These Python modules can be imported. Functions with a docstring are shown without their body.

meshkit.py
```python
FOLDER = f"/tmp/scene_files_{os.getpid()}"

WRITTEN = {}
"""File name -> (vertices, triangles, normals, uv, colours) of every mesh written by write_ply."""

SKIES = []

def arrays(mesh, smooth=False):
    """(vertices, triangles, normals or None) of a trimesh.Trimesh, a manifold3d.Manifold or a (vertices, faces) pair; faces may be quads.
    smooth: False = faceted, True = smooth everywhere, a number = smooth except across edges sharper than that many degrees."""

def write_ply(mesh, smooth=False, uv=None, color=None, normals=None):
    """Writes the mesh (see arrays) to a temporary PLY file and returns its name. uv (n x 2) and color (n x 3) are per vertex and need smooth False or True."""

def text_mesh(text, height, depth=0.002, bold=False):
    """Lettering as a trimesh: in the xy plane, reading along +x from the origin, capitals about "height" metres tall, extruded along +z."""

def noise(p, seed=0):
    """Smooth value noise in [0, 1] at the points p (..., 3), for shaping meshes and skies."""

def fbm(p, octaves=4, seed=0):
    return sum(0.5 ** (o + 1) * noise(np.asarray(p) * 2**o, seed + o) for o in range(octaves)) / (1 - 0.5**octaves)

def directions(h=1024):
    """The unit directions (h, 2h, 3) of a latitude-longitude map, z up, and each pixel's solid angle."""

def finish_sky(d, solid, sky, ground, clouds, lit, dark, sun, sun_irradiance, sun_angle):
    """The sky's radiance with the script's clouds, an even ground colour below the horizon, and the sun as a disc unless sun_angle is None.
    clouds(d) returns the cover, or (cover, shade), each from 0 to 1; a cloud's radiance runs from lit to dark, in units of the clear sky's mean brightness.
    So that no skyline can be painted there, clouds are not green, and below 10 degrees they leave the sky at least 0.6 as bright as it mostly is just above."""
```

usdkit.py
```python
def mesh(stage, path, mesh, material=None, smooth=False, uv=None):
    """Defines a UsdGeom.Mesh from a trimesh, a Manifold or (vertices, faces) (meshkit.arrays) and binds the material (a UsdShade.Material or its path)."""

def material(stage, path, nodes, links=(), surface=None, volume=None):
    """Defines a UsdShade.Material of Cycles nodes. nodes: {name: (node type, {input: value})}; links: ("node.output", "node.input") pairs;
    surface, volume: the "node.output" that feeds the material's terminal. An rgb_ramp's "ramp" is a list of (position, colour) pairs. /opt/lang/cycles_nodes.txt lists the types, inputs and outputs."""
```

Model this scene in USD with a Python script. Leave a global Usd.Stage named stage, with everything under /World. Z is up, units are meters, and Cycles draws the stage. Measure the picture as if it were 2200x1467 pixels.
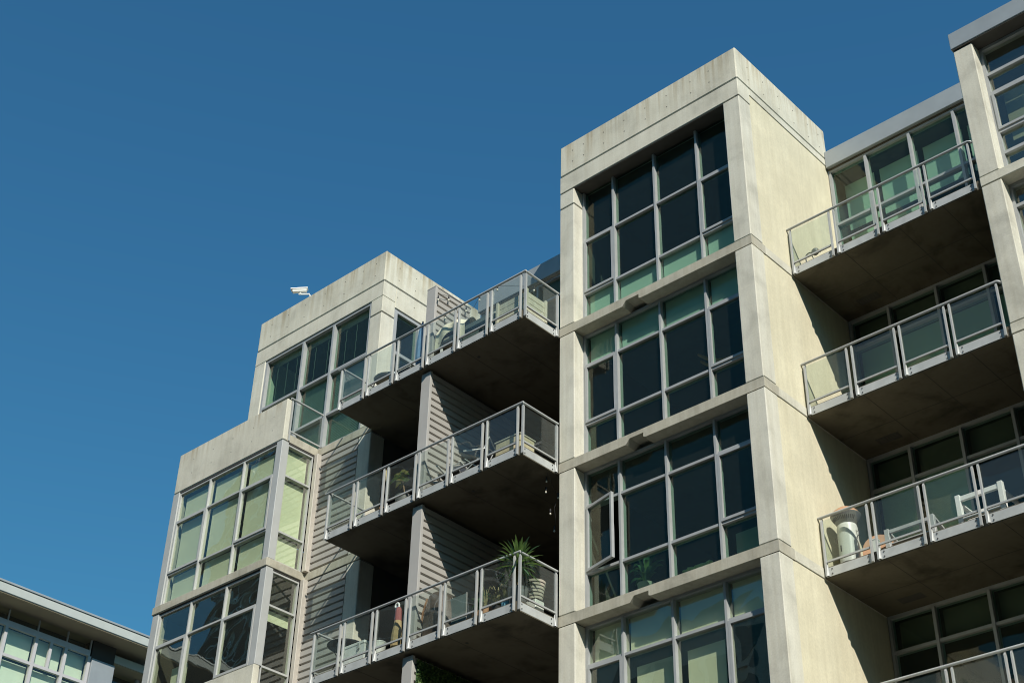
import math, random
import numpy as np
import trimesh, usdkit
from pxr import Usd, UsdGeom, UsdLux, UsdShade, Gf, Sdf, Vt

random.seed(7)
rng = np.random.default_rng(7)
stage = Usd.Stage.CreateInMemory()
UsdGeom.SetStageUpAxis(stage, UsdGeom.Tokens.z)
UsdGeom.SetStageMetersPerUnit(stage, 1.0)
W_ = UsdGeom.Xform.Define(stage, '/World')
stage.SetDefaultPrim(W_.GetPrim())
UsdGeom.Scope.Define(stage, '/World/Looks')

# ------------------------------------------------------------------ camera
AZ, PITCH, ROLL = -0.7527, 0.6105, 0.0263
EYE = (12.3975, -20.136, -15.5773)
F_ = np.array([math.sin(AZ) * math.cos(PITCH), math.cos(AZ) * math.cos(PITCH), math.sin(PITCH)])
R_ = np.array([math.cos(AZ), -math.sin(AZ), 0.0])
U_ = np.cross(R_, F_)
cr, sr = math.cos(ROLL), math.sin(ROLL)
R_, U_ = cr * R_ + sr * U_, -sr * R_ + cr * U_
cam = UsdGeom.Camera.Define(stage, '/World/camera')
cam.AddTransformOp().Set(Gf.Matrix4d(*R_, 0, *U_, 0, *(-F_), 0, *EYE, 1))
cam.CreateHorizontalApertureAttr(36.0)
cam.CreateVerticalApertureAttr(36.0 * 682 / 1024)
cam.CreateFocalLengthAttr(36.0 * 3211.75 / 2200)
cam.CreateClippingRangeAttr(Gf.Vec2f(0.1, 3000))
cam.CreateExposureAttr(0.0)

# ------------------------------------------------------------------ sky and sun
SUN = np.array([1.55, -1.0, 1.45]); SUN /= np.linalg.norm(SUN)
sky_m = usdkit.material(stage, '/World/Looks/sky', {
    's': ('sky_texture', {'sky_type': 'single_scattering', 'sun_disc': False, 'sun_elevation': math.asin(SUN[2]),
                          'sun_rotation': math.atan2(SUN[0], SUN[1]), 'altitude': 100.0, 'air_density': 2.0, 'aerosol_density': 0.6, 'ozone_density': 2.0}),
    't': ('mix', {'mix_type': 'multiply', 'fac': 1.0, 'color2': (0.37, 1.05, 1.52)}),
    'b': ('background_shader', {'strength': 0.06})}, [('s.color', 't.color1'), ('t.color', 'b.color')], surface='b.background')
dome = UsdLux.DomeLight.Define(stage, '/World/sky')
UsdShade.MaterialBindingAPI.Apply(dome.GetPrim()).Bind(sky_m)
dome.GetPrim().SetCustomDataByKey('kind', 'structure')
sun = UsdLux.DistantLight.Define(stage, '/World/sun')
sun.CreateNormalizeAttr(True); sun.CreateIntensityAttr(1.25); sun.CreateAngleAttr(0.5); sun.CreateColorAttr(Gf.Vec3f(1.0, 0.95, 0.85))
zx = SUN; xx = np.cross([0, 0, 1], zx); xx /= np.linalg.norm(xx); yx = np.cross(zx, xx)
sun.AddTransformOp().Set(Gf.Matrix4d(*xx, 0, *yx, 0, *zx, 0, 0, 0, 60, 1))

# ------------------------------------------------------------------ materials
M = {}
def mat(name, nodes, links, surface='p.BSDF'):
    M[name] = usdkit.material(stage, '/World/Looks/' + name, nodes, links, surface=surface); return M[name]

def plain(name, color, rough=0.6, metallic=0.0, vary=0.12, scale=3.0, bump=0.0, bscale=60.0, spec=0.5):
    c = np.array(color, float)
    nodes = {'g': ('geometry', {}), 'n': ('noise_texture', {'scale': scale, 'detail': 5.0, 'roughness': 0.6}),
             'r': ('rgb_ramp', {'ramp': [(0.3, tuple(c * (1 - vary))), (0.7, tuple(np.minimum(c * (1 + vary), 1)))]}),
             'p': ('principled_bsdf', {'roughness': rough, 'metallic': metallic, 'specular_ior_level': spec})}
    links = [('g.position', 'n.vector'), ('n.fac', 'r.fac'), ('r.color', 'p.base_color')]
    if bump:
        nodes['n2'] = ('noise_texture', {'scale': bscale, 'detail': 3.0}); nodes['b'] = ('bump', {'strength': bump, 'distance': 0.01})
        links += [('g.position', 'n2.vector'), ('n2.fac', 'b.height'), ('b.normal', 'p.normal')]
    return mat(name, nodes, links)

def concrete(name, c, streak=0.0, top=0.0, drop=1.0, dark=0.75, spec=0.25):
    """Cast concrete: cloudy patches, fine grain, pinholes, rain streaks and (with top) brown runs under a coping at height top."""
    c = np.array(c, float)
    nodes = {
        'g': ('geometry', {}),
        'n1': ('noise_texture', {'scale': 1.1, 'detail': 6.0, 'roughness': 0.62, 'distortion': 0.4}),
        'r1': ('rgb_ramp', {'ramp': [(0.28, tuple(c * dark)), (0.5, tuple(c)), (0.74, tuple(np.minimum(c * 1.13, 1)))]}),
        'n2': ('noise_texture', {'scale': 28.0, 'detail': 4.0, 'roughness': 0.7}),
        'r2': ('rgb_ramp', {'ramp': [(0.3, (0.86, 0.86, 0.86)), (0.65, (1.05, 1.05, 1.05))]}),
        'm2': ('mix', {'mix_type': 'multiply', 'fac': 0.7}),
        'mp': ('mapping', {'scale': (5.0, 5.0, 0.28)}),
        'n3': ('noise_texture', {'scale': 1.6, 'detail': 5.0, 'roughness': 0.6}),
        'r3': ('rgb_ramp', {'ramp': [(0.36, (0.74, 0.71, 0.64)), (0.6, (1, 1, 1))]}),
        'm3': ('mix', {'mix_type': 'multiply', 'fac': 0.25 + streak}),
        'v': ('voronoi_texture', {'scale': 16.0}),
        'rv': ('rgb_ramp', {'ramp': [(0.02, (0.45, 0.43, 0.4)), (0.05, (1, 1, 1))]}),
        'm4': ('mix', {'mix_type': 'multiply', 'fac': 0.35}),
        'b': ('bump', {'strength': 0.25, 'distance': 0.01}),
        'p': ('principled_bsdf', {'roughness': 0.82, 'specular_ior_level': spec})}
    links = [('g.position', 'n1.vector'), ('g.position', 'n2.vector'), ('n1.fac', 'r1.fac'), ('n2.fac', 'r2.fac'), ('r1.color', 'm2.color1'), ('r2.color', 'm2.color2'),
             ('g.position', 'mp.vector'), ('mp.vector', 'n3.vector'), ('n3.fac', 'r3.fac'), ('m2.color', 'm3.color1'), ('r3.color', 'm3.color2'),
             ('g.position', 'v.vector'), ('v.distance', 'rv.fac'), ('m3.color', 'm4.color1'), ('rv.color', 'm4.color2'), ('n2.fac', 'b.height'), ('b.normal', 'p.normal')]
    out = 'm4.color'
    if top:
        nodes.update({'sx': ('separate_xyz', {}), 'mr': ('map_range', {'from_min': top - drop, 'from_max': top, 'to_min': 0.0, 'to_max': 0.75, 'clamp': True}),
                      'mp5': ('mapping', {'scale': (9.0, 9.0, 0.3)}), 'n5': ('noise_texture', {'scale': 1.0, 'detail': 4.0}),
                      'mr5': ('map_range', {'from_min': 0.46, 'from_max': 0.68, 'clamp': True}), 'mu': ('math', {'math_type': 'multiply'}),
                      'm5': ('mix', {'mix_type': 'multiply', 'color2': (0.62, 0.52, 0.38)})})
        links += [('g.position', 'sx.vector'), ('sx.z', 'mr.value'), ('g.position', 'mp5.vector'), ('mp5.vector', 'n5.vector'), ('n5.fac', 'mr5.value'),
                  ('mr.result', 'mu.value1'), ('mr5.result', 'mu.value2'), ('mu.value', 'm5.fac'), ('m4.color', 'm5.color1')]
        out = 'm5.color'
    links.append((out, 'p.base_color'))
    return mat(name, nodes, links)

CC = (0.66, 0.635, 0.53)
concrete('concrete', CC)
concrete('concrete_parapet', (0.67, 0.645, 0.535), streak=0.15, top=8.72, drop=0.95)
concrete('concrete_terrace', (0.65, 0.625, 0.525), streak=0.05, top=4.36, drop=0.5)
concrete('concrete_column', (0.67, 0.65, 0.555), streak=0.1)
concrete('concrete_band', (0.50, 0.475, 0.39), streak=0.25, dark=0.68)
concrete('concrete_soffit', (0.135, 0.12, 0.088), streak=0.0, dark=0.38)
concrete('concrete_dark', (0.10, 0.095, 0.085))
concrete('stucco', (0.71, 0.66, 0.49), streak=0.0, dark=0.93, spec=0.2)
plain('stucco_side', (0.60, 0.56, 0.46), rough=0.9, vary=0.08, scale=0.8, bump=0.3, bscale=70.0, spec=0.2)
plain('aluminium', (0.38, 0.395, 0.40), rough=0.5, metallic=0.05, vary=0.07, scale=5.0)
plain('rail_paint', (0.44, 0.45, 0.44), rough=0.45, metallic=0.1, vary=0.08, scale=6.0)
plain('plate_paint', (0.47, 0.485, 0.475), rough=0.5, metallic=0.05, vary=0.12, scale=4.0)
plain('fascia_metal', (0.36, 0.39, 0.40), rough=0.5, metallic=0.25, vary=0.08, scale=1.5)
plain('bay_metal', (0.46, 0.47, 0.455), rough=0.5, metallic=0.05, vary=0.06, scale=2.5)
plain('warm_metal', (0.52, 0.48, 0.42), rough=0.5, metallic=0.1, vary=0.08)
plain('corrugated', (0.44, 0.42, 0.385), rough=0.6, metallic=0.1, vary=0.06, scale=2.0)
plain('divider_paint', (0.44, 0.425, 0.40), rough=0.65, vary=0.05, scale=2.0, bump=0.15, bscale=120.0)
plain('blind_cloth', (0.74, 0.76, 0.70), rough=0.9, vary=0.04, scale=2.0)
plain('blind_warm', (0.20, 0.16, 0.14), rough=0.9, vary=0.08)
plain('blind_shade', (0.30, 0.33, 0.28), rough=0.9, vary=0.08, scale=2.0)
plain('slat_metal', (0.66, 0.68, 0.60), rough=0.6, vary=0.05)
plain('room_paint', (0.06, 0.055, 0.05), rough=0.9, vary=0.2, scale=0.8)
plain('black_metal', (0.025, 0.025, 0.027), rough=0.5, vary=0.2)
plain('bolt_metal', (0.10, 0.10, 0.10), rough=0.5, vary=0.2)
plain('hole_dark', (0.06, 0.055, 0.05), rough=0.9)
plain('white_paint', (0.80, 0.80, 0.77), rough=0.5, vary=0.03)
plain('white_enamel', (0.72, 0.71, 0.66), rough=0.35, vary=0.05, scale=4.0)
plain('grey_steel', (0.22, 0.22, 0.21), rough=0.5, metallic=0.3, vary=0.15)
plain('terracotta', (0.45, 0.26, 0.15), rough=0.8)
plain('tan_cloth', (0.42, 0.30, 0.15), rough=0.9, vary=0.2, scale=6.0, bump=0.4, bscale=25.0)
plain('brown_cover', (0.07, 0.05, 0.035), rough=0.55, vary=0.35, scale=5.0, bump=0.6, bscale=14.0)
plain('rust_brown', (0.20, 0.10, 0.04), rough=0.8, vary=0.3, scale=7.0)
plain('red_plastic', (0.26, 0.075, 0.07), rough=0.5)
plain('blue_cloth', (0.11, 0.22, 0.36), rough=0.8, vary=0.15, scale=7.0)
plain('blue_pot', (0.22, 0.50, 0.66), rough=0.4)
plain('teal_cloth', (0.09, 0.13, 0.125), rough=0.9, vary=0.15, scale=6.0)
plain('dark_sling', (0.03, 0.035, 0.045), rough=0.7)
plain('wood_pale', (0.60, 0.50, 0.33), rough=0.75, vary=0.15, scale=9.0)
plain('wood_crate', (0.62, 0.57, 0.46), rough=0.75, vary=0.12, scale=9.0)
plain('cream_cloth', (0.74, 0.68, 0.52), rough=0.95, vary=0.06, bump=0.5, bscale=18.0)
plain('grey_cloth', (0.30, 0.30, 0.30), rough=0.95, vary=0.1)
plain('stripe_pale', (0.52, 0.47, 0.38), rough=0.9)
plain('stripe_dark', (0.05, 0.04, 0.035), rough=0.9)
plain('trunk_bark', (0.30, 0.21, 0.13), rough=0.9, vary=0.25, scale=20.0, bump=0.5)
plain('dry_leaf', (0.34, 0.30, 0.15), rough=0.9, vary=0.3, scale=12.0)
plain('asphalt', (0.05, 0.048, 0.044), rough=0.95, vary=0.2, scale=1.2)
plain('pavement', (0.17, 0.16, 0.14), rough=0.95, vary=0.15, scale=0.9)
plain('road_paint', (0.65, 0.65, 0.62), rough=0.8)
plain('neighbour_fascia', (0.45, 0.48, 0.455), rough=0.7, vary=0.06, scale=2.0)
plain('neighbour_soffit', (0.30, 0.25, 0.17), rough=0.8, vary=0.1, scale=1.0)
plain('neighbour_panel', (0.30, 0.33, 0.35), rough=0.55, metallic=0.2, vary=0.06)
plain('neighbour_frame', (0.50, 0.49, 0.50), rough=0.5, vary=0.05)
plain('neighbour_blind', (0.60, 0.70, 0.62), rough=0.9, vary=0.04)
plain('far_concrete', (0.50, 0.47, 0.42), rough=0.9, vary=0.08, scale=0.4)
plain('far_wall', (0.34, 0.27, 0.20), rough=0.9, vary=0.1, scale=0.3)
plain('far_glass', (0.03, 0.09, 0.09), rough=0.12, vary=0.4, scale=0.35)
plain('bulb_glass', (0.75, 0.72, 0.60), rough=0.15, vary=0.05)
plain('wicker', (0.52, 0.55, 0.28), rough=0.9, vary=0.3, scale=30.0, bump=0.8, bscale=40.0)
plain('lamp_wood', (0.55, 0.26, 0.09), rough=0.6, vary=0.2, scale=15.0)
plain('lens_black', (0.02, 0.02, 0.02), rough=0.1)

def leafy(name, c, vary=0.35):
    c = np.array(c, float)
    mat(name, {'g': ('geometry', {}), 'n': ('noise_texture', {'scale': 9.0, 'detail': 3.0}),
               'r': ('rgb_ramp', {'ramp': [(0.3, tuple(c * (1 - vary))), (0.7, tuple(c * (1 + vary)))]}),
               'p': ('principled_bsdf', {'roughness': 0.5}), 't': ('translucent_bsdf', {}), 'm': ('mix_closure', {'fac': 0.35})},
        [('g.position', 'n.vector'), ('n.fac', 'r.fac'), ('r.color', 'p.base_color'), ('r.color', 't.color'), ('p.BSDF', 'm.closure1'), ('t.BSDF', 'm.closure2')], surface='m.closure')
leafy('leaf_green', (0.12, 0.20, 0.05)); leafy('leaf_deep', (0.07, 0.15, 0.07)); leafy('leaf_yellow', (0.30, 0.29, 0.10))

def glass(name, tint, base=0.05, wob=0.02, wscale=1.3, power=4.0, grey=(1, 1, 1), haze=0.008):
    """Thin pane: tinted see-through plus a mirror share that grows at grazing angles; slow waves of float glass bend the mirror image."""
    t = np.sqrt(np.array(tint, float))
    mat(name, {'g': ('geometry', {}), 'o': ('object_info', {}), 'n': ('noise_texture', {'scale': wscale, 'detail': 1.0}), 'va': ('vector_math', {'math_type': 'add'}),
               'sc': ('math', {'math_type': 'multiply', 'value2': 37.0}), 'cx': ('combine_xyz', {}),
               'b': ('bump', {'strength': 1.0, 'distance': wob}), 'lw': ('layer_weight', {'blend': 0.5}), 'pw': ('math', {'math_type': 'power', 'value2': power}),
               'ma': ('math', {'math_type': 'multiply_add', 'value2': 0.7, 'value3': base, 'use_clamp': True}),
               't': ('transparent_bsdf', {'color': tuple(t)}), 'gl': ('glossy_bsdf', {'color': grey, 'roughness': 0.0}), 'm': ('mix_closure', {}), 'df': ('diffuse_bsdf', {'color': (0.62, 0.64, 0.60)}), 'mh': ('mix_closure', {'fac': haze})},
        [('o.random', 'sc.value1'), ('sc.value', 'cx.x'), ('sc.value', 'cx.z'), ('g.position', 'va.vector1'), ('cx.vector', 'va.vector2'), ('va.vector', 'n.vector'), ('n.fac', 'b.height'), ('b.normal', 'gl.normal'),
         ('lw.facing', 'pw.value1'), ('pw.value', 'ma.value1'), ('ma.value', 'm.fac'), ('t.BSDF', 'm.closure1'), ('gl.BSDF', 'm.closure2'), ('m.closure', 'mh.closure1'), ('df.BSDF', 'mh.closure2')], surface='mh.closure')
glass('window_glass', (0.55, 0.74, 0.64), base=0.026, wob=0.010, power=4.5, grey=(1.0, 0.88, 0.74))
glass('bay_glass', (0.84, 0.90, 0.74), base=0.075, wob=0.016, wscale=0.9, haze=0.010)
glass('balcony_glass', (0.79, 0.86, 0.82), base=0.025, wob=0.003, haze=0.018)

# ------------------------------------------------------------------ mesh helpers
class MB:
    def __init__(s): s.v, s.f, s.n = [], [], 0
    def add(s, v, f):
        v = np.asarray(v, float); f = np.asarray(f, int)
        if f.shape[1] == 4: f = np.vstack([f[:, [0, 1, 2]], f[:, [0, 2, 3]]])
        s.v.append(v); s.f.append(f + s.n); s.n += len(v); return s
    def box(s, x0, x1, y0, y1, z0, z1):
        v = [(x, y, z) for z in (z0, z1) for y in (y0, y1) for x in (x0, x1)]
        return s.add(v, [(0, 2, 3, 1), (4, 5, 7, 6), (0, 1, 5, 4), (2, 6, 7, 3), (0, 4, 6, 2), (1, 3, 7, 5)])
    def cbox(s, x0, x1, y0, y1, z0, z1, c=0.012):
        """A box with chamfered edges."""
        p = []
        for x, sx in ((x0, 1), (x1, -1)):
            for y, sy in ((y0, 1), (y1, -1)):
                for z, sz in ((z0, 1), (z1, -1)):
                    p += [(x, y + sy * c, z + sz * c), (x + sx * c, y, z + sz * c), (x + sx * c, y + sy * c, z)]
        h = trimesh.Trimesh(p).convex_hull
        return s.add(h.vertices, h.faces)
    def hull(s, pts):
        h = trimesh.Trimesh(np.asarray(pts, float)).convex_hull
        return s.add(h.vertices, h.faces)
    def prism(s, poly, m, a, b):
        """Closed polygon of (p, q) pairs (counter-clockwise), extruded from a to b; m(p, q, t) gives the point."""
        import shapely.geometry as sg
        P = sg.Polygon(poly)
        vv, ff = trimesh.creation.triangulate_polygon(P, engine='earcut')
        n = len(poly); V = [m(p, q, a) for p, q in poly] + [m(p, q, b) for p, q in poly]
        F = [(i, (i + 1) % n, n + (i + 1) % n) for i in range(n)] + [(i, n + (i + 1) % n, n + i) for i in range(n)]
        s.add(V, F)
        k = len(vv)
        s.add([m(p, q, a) for p, q in vv], np.asarray(ff)[:, ::-1]); s.add([m(p, q, b) for p, q in vv], ff)
        return s
    def tube(s, pts, r, n=8, caps=True):
        pts = np.asarray(pts, float); k = len(pts)
        r = np.broadcast_to(r, k)
        t = np.gradient(pts, axis=0); t /= np.linalg.norm(t, axis=1, keepdims=True)
        up = np.array([0, 0, 1.0]) if abs(t[0][2]) < 0.9 else np.array([1.0, 0, 0])
        V = []
        for i in range(k):
            a = np.cross(t[i], up); a /= np.linalg.norm(a); b = np.cross(t[i], a); up = np.cross(a, t[i])
            V += [pts[i] + r[i] * (math.cos(q) * a + math.sin(q) * b) for q in np.arange(n) * 2 * math.pi / n]
        F = []
        for i in range(k - 1):
            for j in range(n):
                F.append((i * n + j, i * n + (j + 1) % n, (i + 1) * n + (j + 1) % n, (i + 1) * n + j))
        s.add(V, F)
        if caps:
            for i, rev in ((0, True), (k - 1, False)):
                idx = [(0, j, j + 1) if not rev else (0, j + 1, j) for j in range(1, n - 1)]
                s.add(V[i * n:(i + 1) * n], idx)
        return s
    def lathe(s, prof, c=(0, 0, 0), n=20):
        V, F, k = [], [], len(prof)
        for r, z in prof:
            V += [(c[0] + r * math.cos(q), c[1] + r * math.sin(q), c[2] + z) for q in np.arange(n) * 2 * math.pi / n]
        for i in range(k - 1):
            for j in range(n):
                F.append((i * n + j, i * n + (j + 1) % n, (i + 1) * n + (j + 1) % n, (i + 1) * n + j))
        return s.add(V, F)
    def sphere(s, c, r, sub=2):
        m = trimesh.creation.icosphere(sub, 1.0); return s.add(m.vertices * np.asarray(r) + np.asarray(c), m.faces)
    def bar(s, a, b, w, d=None):
        """A rectangular bar from a to b, w wide, d thick."""
        a, b = np.asarray(a, float), np.asarray(b, float); d = d or w
        t = (b - a) / np.linalg.norm(b - a); ref = np.array([0, 0, 1.0]) if abs(t[2]) < 0.95 else np.array([0, 1.0, 0])
        u = np.cross(t, ref); u /= np.linalg.norm(u); v = np.cross(u, t)
        V = [p + su * u * w / 2 + sv * v * d / 2 for p in (a, b) for sv in (-1, 1) for su in (-1, 1)]
        return s.hull(V)
    def get(s): return np.vstack(s.v), np.vstack(s.f)

used = {}
def child(parent, base):
    pp = parent if isinstance(parent, str) else str(parent.GetPath())
    k = used.get((pp, base), 0); used[(pp, base)] = k + 1
    return f'{pp}/{base}' + (f'_{k:03d}' if k else '')
def obj(base, mb, material, parent='/World', smooth=False, **data):
    mesh = mb.get() if isinstance(mb, MB) else mb
    p = usdkit.mesh(stage, child(parent, base), mesh, M[material], smooth=smooth).GetPrim()
    for k, v in data.items(): p.SetCustomDataByKey(k, v)
    return p
def xf(base, parent='/World', loc=None, rz=None, **data):
    x = UsdGeom.Xform.Define(stage, child(parent, base))
    if loc is not None: x.AddTranslateOp().Set(Gf.Vec3d(*loc))
    if rz is not None: x.AddRotateZOp().Set(rz)
    for k, v in data.items(): x.GetPrim().SetCustomDataByKey(k, v)
    return x.GetPrim()
def copy(src, loc, rz, label, **data):
    x = UsdGeom.Xform.Define(stage, child('/World', src.GetName())); x.AddTranslateOp().Set(Gf.Vec3d(*loc)); x.AddRotateZOp().Set(rz)
    x.GetPrim().GetReferences().AddInternalReference(src.GetPath()); x.GetPrim().SetInstanceable(True)
    x.GetPrim().SetCustomDataByKey('label', label)
    for k, v in data.items(): x.GetPrim().SetCustomDataByKey(k, v)
    return x.GetPrim()
def box(*a): return MB().box(*a)
def cbox(*a): return MB().cbox(*a)

# ------------------------------------------------------------------ ground
GZ = -17.2
obj('ground', box(-900, 900, -900, 900, GZ - 0.5, GZ), 'asphalt', kind='structure')
obj('pavement', MB().cbox(-60, 60, -4.5, 30, GZ + 0.002, GZ + 0.13, 0.02), 'pavement', kind='structure')
obj('pavement', MB().cbox(-120, 60, -38.5, -33.5, GZ + 0.002, GZ + 0.13, 0.02), 'pavement', kind='structure')
lm = MB()
for k in range(14): lm.box(-80 + 10 * k, -77 + 10 * k, -19.6, -19.45, GZ + 0.001, GZ + 0.005)
obj('road_marking', lm, 'road_paint', kind='structure')

# ------------------------------------------------------------------ the apartment building
B = xf('apartment_building', label='concrete and glass apartment block with stacked balconies filling the frame', category='building')
FL = [3.4, 0.0, -3.4, -6.8]           # floor levels
TH = 0.213                             # slab thickness
XW, D = -5.05, 3.59
def solid(base, x0, x1, y0, y1, z0, z1, m='concrete', c=0.012, **k): return obj(base, cbox(x0, x1, y0, y1, z0, z1, c), m, B, **k)

# ---- projecting tower: parapet, header, columns, bands, side wall
G = 0.011                              # half a joint
solid('parapet', XW, 0, 0, D, 7.767 + G, 8.705, 'concrete_parapet', 0.025)
solid('header', XW, 0, 0, 0.44, 7.255 + G, 7.767 - G, 'concrete')
solid('roof_band', -0.25, 0, 0.445, D, 7.555, 7.767 - G, 'concrete')
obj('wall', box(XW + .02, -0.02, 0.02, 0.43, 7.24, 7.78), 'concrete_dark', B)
def column_stack(x0, x1, y0, y1, spans, m='concrete_column'):
    for z0, z1 in spans:
        solid('column', x0, x1, y0, y1, z0 + G, z1 - G, m, 0.016)
    obj('column_core', box(x0 + .02, x1 - .02, y0 + .02, y1 - .02, spans[-1][0], spans[0][1] + 0.3), 'concrete_dark', B)
low = [(0, FL[0] - TH), (FL[2], -TH), (FL[3], FL[2] - TH), (GZ, FL[3] - TH)]
column_stack(XW, -4.63, 0, 0.42, [(6.785, 7.255), (FL[0], 6.785)] + low)
column_stack(-0.415, 0, 0, 0.42, [(FL[0], 7.255)] + low)
for z in FL:
    zt, zb = z, z - TH
    # slab edge with the small scupper notch left of the middle
    poly = [(XW, zb), (-3.30, zb), (-3.20, zb + .115), (-2.86, zb + .115), (-2.86, zb + .02), (-2.80, zb), (0, zb), (0, zt), (XW, zt)]
    mb = MB().prism(poly, lambda p, q, t: (p, t, q), 0.5, 0.0)
    obj('slab_band', mb, 'concrete_band', B)
    solid('slab_band', -0.3, 0, 0.505, D, zb, zt, 'concrete', 0.01)
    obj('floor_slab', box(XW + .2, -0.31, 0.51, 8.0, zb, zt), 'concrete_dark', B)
zs = [(FL[0], 7.555), (FL[1], FL[0] - TH), (FL[2], -TH), (FL[3], FL[2] - TH), (GZ, FL[3] - TH)]
for z0, z1 in zs:
    obj('stucco_panel', box(-0.25, -0.018, 0.425, D, z0 + .008, z1 - .008), 'stucco', B)
    obj('wall', box(XW, XW + .19, 0.425, 8.0, z0, z1), 'stucco_side', B)
obj('wall', box(XW + .2, -.26, .45, 5.4, 7.5, 7.74), 'concrete_dark', B)
hm = MB()
for x in (-4.66, -4.33, -3.72, -3.11, -2.50, -1.89, -1.22, -0.72):
    for z in (8.08, 8.42): hm.add(*MB().lathe([(0.0, 0), (0.014, 0), (0.014, 0.004), (0, 0.004)], n=8).get()) if False else hm.tube([(x, 0.01, z), (x, -0.003, z)], 0.014, 8)
for y in (.45, 1.05, 1.65, 2.25, 2.85, 3.3):
    for z in (8.02, 8.40): hm.tube([(-0.01, y, z), (0.003, y, z)], 0.014, 8)
obj('tie_holes', hm, 'hole_dark', B, kind='stuff')

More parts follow.
